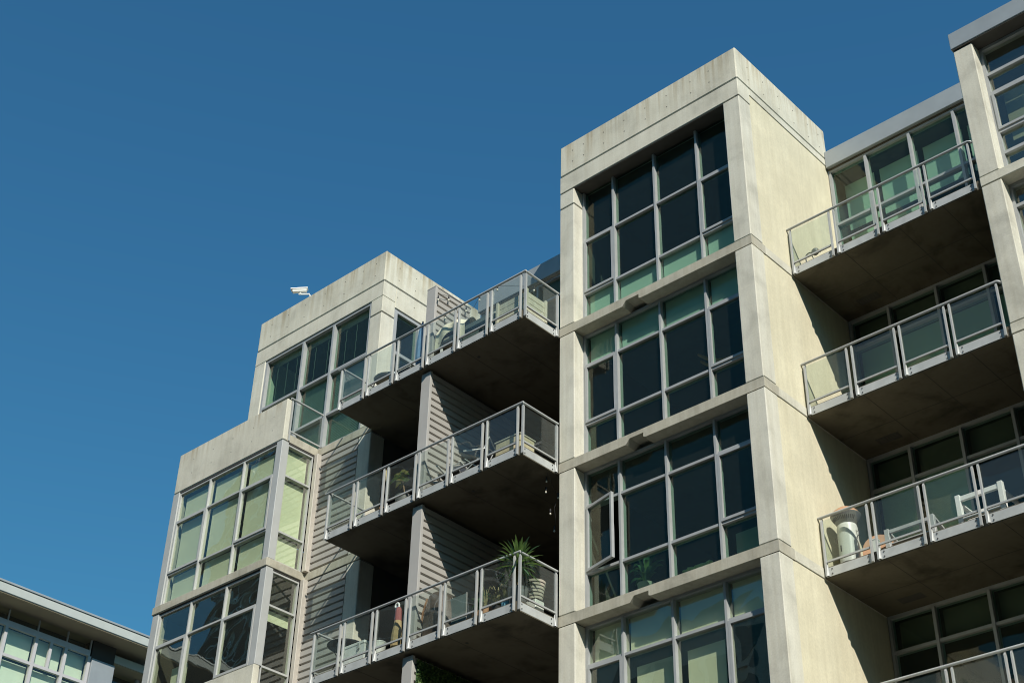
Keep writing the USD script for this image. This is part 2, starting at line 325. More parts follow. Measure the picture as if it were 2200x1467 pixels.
# ---- windows
def window(m, s0, s1, z0, z1, mull=(), trans=(), w=0.06, d0=0.0, dep=0.16, gd=0.07, casements=(), blinds=(), glassm='window_glass', frame='aluminium', mw=0.05, tw=0.055, skip=(), open_case=None, tilt=0.004, blind_m='blind_cloth', label=None):
    """A framed window in a plane: m(s, d, z) turns along, inward depth and height into a point. mull and trans are centre lines; cells count from s0 and from the top."""
    wx = xf('window', B)
    if label: wx.SetCustomDataByKey('label', label)
    def bx(sa, sb, da, db, za, zb, mb=None):
        p, q = m(sa, da, za), m(sb, db, zb)
        return (mb or MB()).box(min(p[0], q[0]), max(p[0], q[0]), min(p[1], q[1]), max(p[1], q[1]), za, zb)
    fr = MB()
    bx(s0, s0 + w, d0, d0 + dep, z0, z1, fr); bx(s1 - w, s1, d0, d0 + dep, z0, z1, fr)
    bx(s0 + w, s1 - w, d0 + .002, d0 + dep, z1 - tw, z1, fr); bx(s0 + w, s1 - w, d0 + .002, d0 + dep, z0, z0 + tw * .7, fr)
    obj('frame', fr, frame, wx)
    ss = [s0 + w / 2] + list(mull) + [s1 - w / 2]; hw = [w / 2] + [mw / 2] * len(mull) + [w / 2]
    zz = [z1 - tw / 2] + sorted(trans, reverse=True) + [z0 + tw * .35]; hz = [tw / 2] + [tw / 2] * len(trans) + [tw * .35]
    for x in mull: obj('mullion', bx(x - mw / 2, x + mw / 2, d0 - .018, d0 + dep, z0 + tw * .7, z1 - tw), frame, wx)
    for i in range(len(ss) - 1):
        a, b = ss[i] + hw[i], ss[i + 1] - hw[i + 1]
        for z in trans: obj('transom', bx(a, b, d0 + .004, d0 + dep, z - tw / 2, z + tw / 2), frame, wx)
        for j in range(len(zz) - 1):
            zt, zb = zz[j] - hz[j], zz[j + 1] + hz[j + 1]
            if (i, j) in skip: continue
            if (i, j) in casements:
                c = 0.055; op = open_case == (i, j)
                def cm(s, d, z, a=a, op=op):
                    if not op: return m(s, d, z)
                    q = math.radians(13.5); return m(a + (s - a) * math.cos(q) + (d - d0) * math.sin(q), d0 + (d - d0) * math.cos(q) - (s - a) * math.sin(q), z)
                cs = MB()
                for (sa, sb, za, zb2) in ((a + .004, a + c, zb, zt), (b - c, b - .004, zb, zt), (a + c, b - c, zt - c, zt), (a + c, b - c, zb, zb + c)):
                    cs.hull([cm(s, d, z) for s in (sa, sb) for d in (d0 - .022, d0 + .045) for z in (za, zb2)])
                obj('casement', cs, frame, wx)
                pa, pb, pzb, pzt, pm, pd = a + c, b - c, zb + c, zt - c, cm, d0 + .02
            else: pa, pb, pzb, pzt, pm, pd = a, b, zb, zt, m, d0 + gd
            t = rng.uniform(-tilt, tilt, 4); k = 0.006
            P = [pm(pa, pd + t[0], pzb), pm(pb, pd + t[1], pzb), pm(pb, pd + t[2], pzt), pm(pa, pd + t[3], pzt)]
            Q = [pm(pa, pd + k + t[0], pzb), pm(pb, pd + k + t[1], pzb), pm(pb, pd + k + t[2], pzt), pm(pa, pd + k + t[3], pzt)]
            obj('pane', MB().add(P + Q, [(0, 1, 2, 3), (4, 7, 6, 5)]), glassm, wx)
    for bl in blinds:
        sa, sb, zb, zt, bd = bl[:5]; bm = bl[5] if len(bl) > 5 else blind_m
        obj('blind', bx(sa, sb, bd, bd + .012, zb, zt), bm, wx)
    return wx
front = lambda y0: (lambda s, d, z: (s, y0 + d, z))
side = lambda x0: (lambda s, d, z: (x0 - d, s, z))
TM = [-3.715, -2.545, -1.38]; TX0, TX1 = -4.63, -0.415
TC = [TX0 + .05] + TM + [TX1 - .05]
def trow(zb, zt, d, cols=(0, 1, 2, 3), m='blind_cloth', gap=0.06): return [(TC[i] + gap, TC[i + 1] - gap * 1.6, zb, zt, d, m) for i in cols]
yT = 0.30
window(front(yT), TX0, TX1, FL[0], 7.30, TM, [5.80, 4.30], casements={(0, 1), (3, 1)}, blinds=trow(3.42, 4.27, .13), label='tall dark window of the top storey of the tower')
window(front(yT), TX0, TX1, 0.0, 3.187, TM, [2.385, 0.905], casements={(0, 1), (3, 1)}, blinds=trow(2.40, 3.13, .13))
window(front(yT), TX0, TX1, FL[2], -TH, TM, [-1.02, -2.505], casements={(0, 1), (3, 1)}, open_case=(0, 1),
       blinds=[(-1.30, -.5, -3.38, -2.6, .35, 'blind_shade')], label='dark window with its left casement swung open')
window(front(yT), TX0, TX1, FL[3], FL[2] - TH, TM, [-4.42, -5.9], casements={(0, 1), (3, 1)}, glassm='bay_glass',
       blinds=trow(-4.39, -3.66, .16) + [(-3.6, -2.72, -5.87, -4.62, .25), (-2.44, -1.62, -5.87, -4.62, .25), (-4.5, -3.85, -5.87, -4.9, .25)])
# tower rooms
for z0, z1 in [(FL[0], 7.5), (0, FL[0] - TH), (FL[2], -TH), (FL[3], FL[2] - TH)]:
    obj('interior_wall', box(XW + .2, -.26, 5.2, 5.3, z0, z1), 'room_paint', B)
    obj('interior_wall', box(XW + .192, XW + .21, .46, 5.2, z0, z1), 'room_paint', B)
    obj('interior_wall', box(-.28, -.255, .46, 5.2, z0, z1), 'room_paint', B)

# ---- railings
def railing(bal, m, segs, z, rail_pts, plate_m='plate_paint', off=0.0):
    """Segments of balustrade: m(s, n, z), n outward from the plate face. Two flat posts, bottom rail, glass and a bolted edge plate each."""
    def bx(sa, sb, na, nb, za, zb, mb=None):
        p, q = m(sa, na, za), m(sb, nb, zb)
        return (mb or MB()).box(min(p[0], q[0]), max(p[0], q[0]), min(p[1], q[1]), max(p[1], q[1]), za, zb)
    bolts = MB()
    for a, b in segs:
        for s in (a, b):
            sg = 1 if s == a else -1; q0, q1 = sorted((s, s + sg * .032))
            pts = []
            for ss in (q0, q1):
                for n_, zz_ in ((0, z - .20), (.055, z - .20), (.055, z + .90), (.022, z + .962), (0, z + .962)):
                    pts.append(m(ss, n_, zz_))
            obj('post', MB().hull(pts), 'rail_paint', bal)
            e0, e1 = sorted((s + sg * .038, s + sg * .05))
            g = MB(); g.hull([m(ss, n_, zz_) for ss in (s + sg * .036, ) for n_, zz_ in ((0.002, z - .19), (.055, z - .19), (.004, z + .10))] + [m(s + sg * .062, 0.003, z - .19), m(s + sg * .05, .04, z - .19)])
            obj('gusset', g, 'rail_paint', bal)
            for zz_ in (z - .15, z - .055):
                p, q = m(s + sg * .115, -.002, zz_), m(s + sg * .115, .012, zz_); bolts.tube([p, q], .013, 8)
        obj('bottom_rail', bx(a + .032, b - .032, -.004, .034, z + .074, z + .108), 'rail_paint', bal)
        obj('fascia_plate', bx(a + .032, b - .032, -.014, -.001, z - .192, z - .02), plate_m, bal)
        g0, g1 = a + .034, b - .034
        P = [m(g0, .018, z + .112), m(g1, .018, z + .112), m(g1, .018, z + .925), m(g0, .018, z + .925)]
        Q = [m(g0, .010, z + .112), m(g1, .010, z + .112), m(g1, .010, z + .925), m(g0, .010, z + .925)]
        obj('glass_panel', MB().add(P + Q, [(0, 1, 2, 3), (4, 7, 6, 5)]), 'balcony_glass', bal)
    obj('bolts', bolts, 'bolt_metal', bal, kind='stuff')
    obj('rail', MB().tube(rail_pts, .027, 10), 'rail_paint', bal, smooth=40)

YL = -1.08                              # plate face of the left balconies
segL = [(-10.99, -10.13), (-10.03, -9.15), (-9.05, -8.16), (-8.06, -7.17), (-7.08, -6.18), (-6.08, -5.19)]
fl = lambda s, n, z: (s, YL - n, z)
frt = lambda s, n, z: (-5.11 + n, s, z)
flt = lambda s, n, z: (-10.95 - n, s, z)
names_L = ['uppermost left balcony with string lights and a draped chair', 'middle left balcony with folding chairs', 'lowest left balcony with a potted yucca at its corner']
for i, z in enumerate(FL[:3]):
    b = xf('balcony', B, label=names_L[i])
    sl = MB().box(-10.97, -5.115, -1.066, 0.0, z - TH, z).box(-11.02, -5.052, 0.0, 3.6, z - TH, z)
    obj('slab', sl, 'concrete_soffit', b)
    for x in (-9.6, -8.5, -7.0, -6.0): obj('soffit_seam', box(x - .006, x + .006, -1.06, 3.5, z - TH - .003, z - TH + .01), 'hole_dark', b)
    obj('drain', MB().lathe([(0, 0), (.035, 0), (.035, .02), (0, .02)], (-8.9, -.4, z - TH - .006), 12), 'black_metal', b)
    obj('drain', MB().lathe([(0, 0), (.035, 0), (.035, .02), (0, .02)], (-6.9, -.6, z - TH - .006), 12), 'black_metal', b)
    railing(b, fl, segL, z, [(-11.10, YL - .03, z + .985), (-5.055, YL - .03, z + .985)])
    railing(b, frt, [(-1.10, -.02)], z, [(-5.08, YL - .03, z + .985), (-5.08, 0.0, z + .985)])
    railing(b, flt, [(-1.06, -.02)], z, [(-10.98, YL - .03, z + .985), (-10.98, 0.0, z + .985)])
YR = 1.46
def seams(b, xs, y0, y1, z):
    for x in xs: obj('soffit_seam', box(x - .006, x + .006, y0, y1, z - TH - .003, z - TH + .01), 'hole_dark', b)
fr_ = lambda s, n, z: (s, YR - n, z)
segR = [(0.04, 1.01), (1.095, 2.045), (2.125, 3.085), (3.165, 4.14)]
names_R = ['uppermost right balcony beside the cream wall', 'second right balcony from the top, empty', 'third right balcony with white chairs and a drum', 'lowest right balcony cut by the picture edge']
for i, z in enumerate(FL):
    b = xf('balcony', B, label=names_R[i])
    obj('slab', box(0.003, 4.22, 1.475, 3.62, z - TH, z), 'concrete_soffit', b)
    seams(b, (1.22, 2.44, 3.4), 1.48, 3.5, z); obj('soffit_seam', box(.01, 4.2, 2.6, 2.612, z - TH - .0025, z - TH + .01), 'hole_dark', b)
    vt = MB()
    for k in range(5): vt.box(.55, 1.0, 3.02 + .045 * k, 3.04 + .045 * k, z - TH - .012, z - TH - .004)
    vt.box(.53, 1.02, 3.0, 3.24, z - TH - .0038, z - TH + .01); obj('vent', vt, 'concrete_dark', b)
    railing(b, fr_, segR, z, [(-0.01, YR - .03, z + .985), (4.15, YR - .03, z + .985), (4.185, YR - .025, z + .965), (4.20, YR + .02, z + .955)])

# ---- recessed glass walls behind the right balconies, roof and fascia
RM = [0.95, 2.05, 3.13]; RC = [0.05] + RM + [4.22]
rb = lambda zb, zt, m, cols=(0, 1, 2, 3), d=.2: [(RC[i] + .08, RC[i + 1] - .06, zb, zt, d, m) for i in cols]
window(front(3.56), 0.0, 4.22, 3.4, 7.43, RM, [5.84], blinds=rb(5.9, 7.2, 'blind_cloth', d=.45) + rb(3.5, 5.78, 'blind_cloth', (0, 1), d=.45), mw=.06, tw=.06)
window(front(3.56), 0.0, 4.22, 0.0, 3.187, RM, [2.45], blinds=rb(2.5, 3.1, 'blind_warm') + rb(.1, 2.4, 'blind_cloth', d=.16), mw=.06, tw=.06)
window(front(3.56), 0.0, 4.22, -3.4, -TH, RM, [-.95], blinds=rb(-.9, -.3, 'blind_warm') + rb(-3.3, -1.0, 'blind_cloth', (0, 1), d=.16), mw=.06, tw=.06)
window(front(3.56), 0.0, 4.22, -6.8, -3.613, RM, [-4.34], blinds=rb(-4.29, -3.7, 'blind_warm'), mw=.06, tw=.06)
for z in FL: obj('floor_slab', box(0.0, 9, 3.72, 8.0, z - TH, z), 'concrete_dark', B)
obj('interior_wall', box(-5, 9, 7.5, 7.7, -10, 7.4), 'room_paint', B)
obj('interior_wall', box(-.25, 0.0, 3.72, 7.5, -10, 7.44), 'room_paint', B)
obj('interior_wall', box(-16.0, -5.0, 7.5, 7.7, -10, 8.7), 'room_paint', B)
solid('roof_fascia', 0.003, 4.25, 3.46, 3.55, 7.47, 7.955, 'fascia_metal', .01)
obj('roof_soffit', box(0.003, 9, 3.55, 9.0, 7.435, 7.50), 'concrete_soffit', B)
obj('roof', box(0.003, 9, 3.56, 9.0, 7.51, 7.90), 'concrete_dark', B)

# ---- right tower: column, window, flat metal roof edge
obj('roof_fascia', MB().cbox(4.20, 9.5, 1.38, 5.0, 6.815, 7.25, .012), 'fascia_metal', B)
obj('roof_soffit', box(4.23, 9.5, 1.40, 4.9, 6.79, 6.813), 'concrete_dark', B)
column_stack(4.225, 4.632, 1.43, 1.9, [(FL[0], 6.785)] + low)
for z in FL[:3]:
    solid('slab_band', 4.225, 9, 1.425, 1.95, z - TH, z, 'concrete', .01)
    obj('floor_slab', box(4.3, 9, 1.96, 3.71, z - TH, z), 'concrete_dark', B)
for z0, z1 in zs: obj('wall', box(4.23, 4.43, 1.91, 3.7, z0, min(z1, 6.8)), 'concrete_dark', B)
ym = front(1.72)
window(ym, 4.632, 9.0, 3.4, 6.78, [6.0, 7.4], [6.04, 5.54, 4.52, 3.98], casements={(0, 2)}, tw=.07, blinds=[(4.75, 5.9, 4.6, 5.95, .5, 'blind_shade')], glassm='bay_glass')
window(ym, 4.632, 9.0, 0.0, 3.18, [6.0, 7.4], [2.65, .9], tw=.07, glassm='bay_glass')
window(ym, 4.632, 9.0, -3.4, -TH, [6.0, 7.4], [-.75, -2.5], tw=.07)

# ---- left block: side wall, column, corrugated cladding
def corrugated(m, s0, s1, z0, z1, pitch=0.175, dep=0.055):
    """Horizontal ribs: flat crowns at depth 0, troughs at dep."""
    prof = []; z = z1
    while z > z0 + 1e-6:
        for dz, d in ((0, 0), (.116, 0), (.121, dep), (.169, dep)):
            if z - dz >= z0: prof.append((z - dz, d))
        z -= pitch
    prof.append((z0, prof[-1][1]))
    V = [m(s, d, zz) for zz, d in prof for s in (s0, s1)]
    F = [(2 * i, 2 * i + 2, 2 * i + 3, 2 * i + 1) for i in range(len(prof) - 1)]
    return MB().add(V, F)
XS = -11.02
column_stack(-11.46, XS, 0.0, 0.45, [(FL[0], 6.745)] + low)
for z0, z1 in [(0, FL[0] - TH), (FL[2], -TH), (FL[3], FL[2] - TH)]:
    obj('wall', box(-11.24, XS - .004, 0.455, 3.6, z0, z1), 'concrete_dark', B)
    obj('corrugated_panel', corrugated(front(0.0), -12.80, -11.462, z0 + .02, z1 - .03), 'corrugated', B, smooth=False)
    obj('wall', box(-12.9, -11.47, 0.06, 0.2, z0, z1), 'concrete_dark', B)
    solid('corner_post', -12.93, -12.80, -.12, .06, z0, z1, 'warm_metal', .008)
for z in FL: solid('slab_band', -12.935, -11.03, -.012, .4, z - TH, z, 'concrete_band', .01)
obj('wall', box(-12.93, -11.02, .4, 3.6, GZ, -6.9), 'concrete_dark', B)
# dividers between the two flats
for z0, z1, yb in [(FL[0], 5.545, .23), (0, FL[0] - TH, 3.6), (FL[2], -TH, 3.6), (FL[3], FL[2] - TH, 3.6)]:
    d = xf('divider', B)
    tz = z1 - (0 if z0 == FL[0] else .05)
    obj('front_panel', cbox(-8.335, -8.05, -.955, -.88, z0, tz, .006), 'divider_paint', d)
    obj('corrugated_panel', corrugated(lambda s, dd, z: (-8.06 - dd, s, z), -.88, yb, z0, tz - .03), 'corrugated', d)
    obj('core', box(-8.30, -8.11, -.87, yb, z0, tz - .02), 'divider_paint', d)
    if z0 == FL[0]: obj('cap', cbox(-8.34, -8.045, -.96, yb + .01, tz - .028, tz, .004), 'divider_paint', d)
# dark recess walls behind the left balconies
window(front(3.62), -10.9, -5.06, 0, 3.187, [-10.0, -9.0, -8.2, -7.2, -6.1], [2.45], mw=.06, tw=.06)
window(front(3.62), -10.9, -5.06, -3.4, -TH, [-10.0, -9.0, -8.2, -7.2, -6.1], [-.95], mw=.06, tw=.06)
window(front(1.50), -8.0, -5.06, 3.4, 6.46, [-7.05, -6.1], [5.85], tw=.07)
obj('wall', box(-8.95, -8.0, 1.5, 3.59, 3.4, 6.46), 'concrete_column', B)
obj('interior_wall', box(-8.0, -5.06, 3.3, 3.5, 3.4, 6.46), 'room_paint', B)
obj('wall', box(-11.0, -8.96, 3.40, 3.59, 3.4, 6.4), 'stucco_side', B)
obj('roof_fascia', MB().cbox(-8.98, -5.06, 1.40, 3.59, 6.485, 6.985, .01), 'fascia_metal', B)
obj('roof_soffit', box(-8.95, -5.07, 1.44, 3.59, 6.462, 6.482), 'warm_metal', B)
obj('room_floor', box(-11.0, -5.06, 3.7, 7.5, -TH, 0), 'concrete_dark', B); obj('room_floor', box(-11.0, -5.06, 3.7, 7.5, 3.19, 3.4), 'concrete_dark', B)

# ---- penthouse on the left block
PX0 = -16.11
solid('parapet', PX0, XS, 0, D, 7.735 + G, 8.71, 'concrete_parapet', .025)
solid('header', PX0, XS, 0, .44, 7.255, 7.735 - G, 'concrete')
solid('header', -11.45, XS, 0, .44, 6.75 + G, 7.252, 'concrete')
solid('header', -11.3, XS, .445, D, 7.10, 7.735 - G, 'concrete')
obj('wall', box(PX0 + .02, XS - .02, .02, 3.5, 7.6, 7.8), 'concrete_dark', B)
solid('column', PX0, -15.67, 0, .42, 3.4, 7.25, 'concrete_column')
obj('wall', box(PX0, PX0 + .2, .42, 3.6, 3.4, 7.7), 'concrete', B)
obj('wall', cbox(-11.25, XS, 2.2, D, 3.4, 7.09, .01), 'concrete', B)
PM = [-14.09, -12.89]
window(front(.03), -15.67, -11.45, 3.4, 7.25, PM, [5.68, 4.40], w=.08, mw=.07, tw=.07, gd=.1)
# its venetian blinds: every slat is there, joined into one piece per pane column
wv = xf('venetian_blind', B)
for (a, b), (zb, zt) in [((-13.98, -13.0), (3.5, 5.6)), ((-12.78, -11.6), (3.5, 5.6))]:
    mb = MB(); z = zt
    while z > zb:
        mb.add([(a, .20, z), (b, .20, z), (b, .188, z + .024), (a, .188, z + .024)], [(0, 1, 2, 3)]); z -= .05
    obj('slats', mb, 'slat_metal', wv, kind='stuff')
cords = MB()
for x in (-15.3, -14.9, -14.5, -13.75, -13.25, -12.55, -12.15, -11.75): cords.box(x - .003, x + .003, .19, .194, 3.5, 7.2)
obj('cords', cords, 'blind_shade', wv, kind='stuff')
# side door of the penthouse
wd = window(side(XS), .43, 2.19, 3.4, 7.09, [1.35], [5.80], w=.14, mw=.1, tw=.09, d0=.03, gd=.06, dep=.16, label='glazed door in the side wall of the penthouse')
for z0, z1 in [(3.4, 7.25)]:
    obj('interior_wall', box(PX0 + .2, -11.3, 3.4, 3.5, z0, z1), 'room_paint', B)

# ---- glass bay at the left
BX0, BX1, BY = -17.25, -12.93, -1.14
solid('parapet', BX0, BX1, BY, BY + .15, 3.187, 4.36, 'concrete_terrace', .02)
solid('parapet', BX0, BX0 + .15, BY + .151, 2.0, 3.187, 4.36, 'concrete_terrace', .02)
obj('floor_slab', box(BX0 + .15, BX1 - .012, BY + .151, 0.02, 3.19, 3.40), 'concrete_band', B)
solid('slab_band', BX0 - .03, BX1 + .012, BY - .03, 0.0, -TH, 0.0, 'concrete_band', .014)
solid('spandrel', BX0, BX1, BY - .01, BY + .16, -3.4, -2.60, 'concrete', .014)
solid('slab_band', BX0, BX1, BY + .02, 0.0, -3.61, -3.405, 'concrete_band', .01)
tb = xf('balcony', B, label='small terrace on top of the glass bay')
railing(tb, lambda s, n, z: (BX1 - .03 + n, s, z), [(-.985, .05)], 3.4, [(BX1 + .0, -1.03, 4.40), (BX1 + .0, .08, 4.40)])
BM = [-15.735, -14.395]
for z0, z1, t1, t2 in [(0.0, 3.12, 2.30, .81), (-2.60, -.27, -1.10, None)]:
    solid('corner_post', BX1 - .215, BX1, BY, BY + .205, z0, z1 + .05, 'bay_metal', .008)
    solid('corner_post', BX0, BX0 + .25, BY, BY + .25, z0, z1 + .05, 'bay_metal', .008)
cells = [BX0 + .29] + BM + [BX1 - .25]
def bb(zb, zt, d=.14, cols=(0, 1, 2), m='blind_cloth'): return [(cells[i] + .1, cells[i + 1] - .1, zb, zt, d, m) for i in cols]
window(front(BY + .03), BX0 + .25, BX1 - .215, 0.0, 3.14, BM, [2.30, .81], glassm='bay_glass', casements={(2, 1), (0, 1)}, w=.04, mw=.038, tw=.045, gd=.05, dep=.12, frame='bay_metal',
       blinds=bb(2.33, 3.0) + bb(.84, 2.26) + bb(.05, .78), label='upper front window of the glass bay with pale blinds')
window(front(BY + .03), BX0 + .25, BX1 - .215, -2.60, -.25, BM, [-1.10], glassm='bay_glass', casements={(2, 1), (0, 1)}, w=.04, mw=.038, tw=.045, gd=.05, dep=.12, frame='bay_metal',
       blinds=[(-16.7, -16.1, -2.6, -1.6, .4)], label='lower front window of the glass bay')
sm = side(BX1 - .03)
window(sm, BY + .205, -.12, 0.0, 3.14, [], [2.28, .78], glassm='bay_glass', w=.03, tw=.045, gd=.05, dep=.12, frame='bay_metal', blinds=[(-.9, -.2, 2.33, 3.05, .14), (-.9, -.2, .84, 2.22, .14), (-.9, -.2, .05, .72, .14)])
window(sm, BY + .205, -.12, -3.40, -.25, [], [-1.10, -2.575], glassm='bay_glass', w=.03, tw=.045, gd=.05, dep=.12, frame='bay_metal', blinds=[(-.9, -.2, -1.42, -1.16, .14)])
window(sm, BY + .205, -.12, -6.8, -3.62, [], [-4.5], glassm='bay_glass', w=.03, frame='bay_metal')
window(front(BY + .03), BX0 + .25, BX1 - .215, -6.8, -3.62, BM, [-4.5], glassm='bay_glass', w=.04, mw=.038, tw=.045, gd=.05, dep=.12, frame='bay_metal')
solid('corner_post', BX1 - .215, BX1, BY, BY + .205, -6.8, -3.62, 'bay_metal', .008)
for za, zb in ((3.142, 3.185), (-.248, -.216)): obj('bay_head', box(BX0 + .02, BX1 - .02, BY + .02, -.01, za, zb), 'hole_dark', B)
obj('wall', box(BX0, BX0 + .1, BY + .26, 7, -6.8, 3.18), 'concrete', B)
obj('interior_wall', box(BX0 + .1, -12.9, 4.5, 4.6, -6.8, 3.18), 'room_paint', B)
obj('interior_wall', box(BX0 + .11, BX0 + .13, BY + .3, 4.5, -6.8, 3.18), 'room_paint', B)
obj('floor_slab', box(BX0 + .14, -12.95, .01, 4.5, -TH, 0), 'concrete_dark', B); obj('floor_slab', box(BX0 + .14, -12.95, .01, 4.5, 3.19, 3.4), 'concrete_dark', B)
obj('floor_slab', box(BX0 + .14, -12.95, .01, 4.5, -3.61, -3.4), 'concrete_dark', B)
obj('wall', box(BX0, 9, .6, 8.5, GZ, -6.9), 'concrete', B, label='plain base storeys below the picture')

# ---- marks of the tie bolts in the other concrete faces
hm = MB()
for x in (-15.6, -14.9, -14.2, -13.4, -12.6, -11.9, -11.4):
    for z in (8.05, 8.45): hm.tube([(x, .01, z), (x, -.003, z)], .014, 8)
for y in (.5, 1.1, 1.7, 2.3, 2.9):
    for z in (7.45, 8.0, 8.4): hm.tube([(XS - .01, y, z), (XS + .003, y, z)], .014, 8)
for x in (-16.6, -15.8, -15.0, -14.2, -13.4):
    for z in (3.6, 4.0): hm.tube([(x, BY + .01, z), (x, BY - .003, z)], .012, 8)
obj('tie_holes', hm, 'hole_dark', B, kind='stuff')

# ------------------------------------------------------------------ neighbouring low building
N = xf('low_building', label='lower building with a deep flat roof overhang and pale green windows, beyond the glass bay', category='building')
ZS = 5.25
obj('roof', MB().cbox(-45, -30.0, -40, 8.2, ZS, 5.56, .02), 'neighbour_fascia', N)
obj('roof_edge', cbox(-45, -29.97, -40, 8.23, 5.565, 5.64, .01), 'fascia_metal', N)
obj('soffit', box(-44, -30.04, -39, 8.15, ZS - .03, ZS - .002), 'neighbour_soffit', N)
WXN = -30.95
obj('wall', box(-44, WXN - .5, -38, 6.35, GZ, ZS - .03), 'room_paint', N)
ms = side(WXN)
ys = [2.2 - 1.145 * k for k in range(12)][::-1] + [3.35, 4.49]
ys = [y for y in ys if y > -9]
zrow = [4.72, 3.66, 2.6, 1.5, .4, -.8]
wn = xf('window', N)
for y in ys + [5.42]: obj('mullion', box(WXN - .1, WXN + .03, y - .055, y + .055, -17, 4.62), 'neighbour_frame', wn); obj('mullion', box(WXN - .08, WXN - .02, y - .022, y + .022, 4.82, ZS - .031), 'neighbour_frame', wn)
allv = ys + [5.42]
for i in range(len(allv) - 1):
    a, b = allv[i] + .0565, allv[i + 1] - .0565
    zz = [ZS - .03] + zrow
    for j, z in enumerate(zrow):
        th = .10 if j == 0 else .05
        obj('transom', box(WXN - .09, WXN + .02, a - (.056 if j == 0 else 0), b + (.056 if j == 0 else 0), z - th, z + th), 'neighbour_frame', wn)
        zt, zb = (zz[j] - (.05 if j else 0)) , z + th
        if j == 1 and i == len(allv) - 3: obj('mullion', box(WXN - .09, WXN + .02, (a + b) / 2 - .05, (a + b) / 2 + .05, zb, zt - .05), 'neighbour_frame', wn)
        obj('pane', MB().add([(WXN - .04, a, zb), (WXN - .04, b, zb), (WXN - .04, b, zt), (WXN - .04, a, zt)], [(0, 1, 2, 3)]), 'bay_glass', wn)
        if j > 0: obj('blind', box(WXN - .25, WXN - .24, a - .02, b + .02, zb, zt - .02), 'neighbour_blind', wn)
obj('pier', cbox(-32.5, WXN + .12, 5.48, 6.40, GZ, 4.55, .01), 'neighbour_panel', N)
obj('pier', box(-32.5, WXN + .02, 5.48, 6.40, 4.552, ZS - .03), 'room_paint', N)
N2 = xf('low_wing', label='lower flat roofed wing behind the end pier of the low building', category='building')
obj('roof', cbox(-44, -31.0, 6.42, 16, 4.75, 5.02, .015), 'neighbour_fascia', N2)
obj('soffit', box(-44, -31.03, 6.45, 15.9, 4.72, 4.748), 'neighbour_soffit', N2)
obj('wall', box(-44, -32.0, 6.45, 15, GZ, 4.72), 'room_paint', N2)
wn2 = xf('window', N2)
for y in (6.6, 7.9, 9.2, 10.5):
    obj('mullion', box(-31.75, -31.6, y - .06, y + .06, -5, 4.719), 'neighbour_frame', wn2)
    obj('pane', MB().add([(-31.7, y + .06, -5), (-31.7, y + 1.24, -5), (-31.7, y + 1.24, 4.7), (-31.7, y + .06, 4.7)], [(0, 1, 2, 3)]), 'bay_glass', wn2)
    obj('blind', box(-31.9, -31.88, y + .02, y + 1.28, -5, 4.2), 'neighbour_blind', wn2)
N3 = xf('rooftop_duct', label='grey sheet metal rooftop duct under the low building roof overhang', category='duct')
obj('casing', MB().hull([(-33, 6.6, 5.03), (-33, 8.0, 5.03), (-34.5, 6.6, 5.03), (-34.5, 8.0, 5.03), (-33, 6.95, 6.1), (-33, 8.0, 6.1), (-34.5, 6.95, 6.1), (-34.5, 8.0, 6.1), (-33, 6.6, 5.8), (-34.5, 6.6, 5.8)]), 'neighbour_panel', N3)
obj('louvre', box(-32.99, -32.95, 6.9, 7.9, 5.06, 5.14), 'hole_dark', N3)

# ------------------------------------------------------------------ the far side of the street, seen in the panes
S = xf('street_block', label='pale concrete block with green windows across the street, seen only as a reflection', category='building')
obj('wall', box(-52, -22.0, -66, -41, GZ, 19), 'far_concrete', S)
for k in range(10):
    z = GZ + 2.2 + 3.3 * k
    for j in range(8):
        y = -64 + 2.9 * j; obj('window', box(-22.02, -21.93, y, y + 2.1, z, z + 2.2), 'far_glass', S)
    for j in range(10):
        x = -51 + 2.9 * j; obj('window', box(x, x + 2.1, -41.05, -40.93, z, z + 2.2), 'far_glass', S)
    obj('ledge', box(-52.2, -21.7, -66.2, -40.7, z - .75, z - .5), 'far_concrete', S)
S2 = xf('round_tower', label='tall tower with curved balconies across the street, seen only as a reflection', category='building')
cx, cy = -72.0, -58.0
obj('core', MB().lathe([(0, GZ), (11.0, GZ), (11.0, 44), (0, 44)], (cx, cy, 0), 28), 'far_wall', S2)
for k in range(18):
    z = GZ + 3 + 3.4 * k
    obj('balcony_slab', MB().lathe([(10.9, z), (14.6, z), (14.6, z + .32), (10.9, z + .32)], (cx, cy, 0), 36), 'far_concrete', S2)
    rl = MB(); rl.lathe([(14.45, z + 1.25), (14.52, z + 1.25), (14.52, z + 1.31), (14.45, z + 1.31)], (cx, cy, 0), 36)
    for q in np.arange(40) * math.pi / 20: rl.box(cx + 14.48 * math.cos(q) - .05, cx + 14.48 * math.cos(q) + .05, cy + 14.48 * math.sin(q) - .05, cy + 14.48 * math.sin(q) + .05, z + .3, z + 1.3)
    for j in range(10): obj('window', MB().hull([(cx + r_ * math.cos(q), cy + r_ * math.sin(q), zz_) for q in (j * .628, j * .628 + .4) for r_ in (10.6, 11.06) for zz_ in (z + .5, z + 2.7)]), 'far_glass', S2)
    obj('railing', rl, 'white_paint', S2)
for q in np.arange(12) * math.pi / 6:
    obj('column', box(cx + 13.2 * math.cos(q) - .35, cx + 13.2 * math.cos(q) + .35, cy + 13.2 * math.sin(q) - .35, cy + 13.2 * math.sin(q) + .35, GZ, 44), 'far_concrete', S2)
#ITEMS#
# ------------------------------------------------------------------ things on the building and its balconies
def thing(name, label, cat, loc, rz=None, **k): return xf(name, loc=loc, rz=rz, label=label, category=cat, **k)
A = np.array
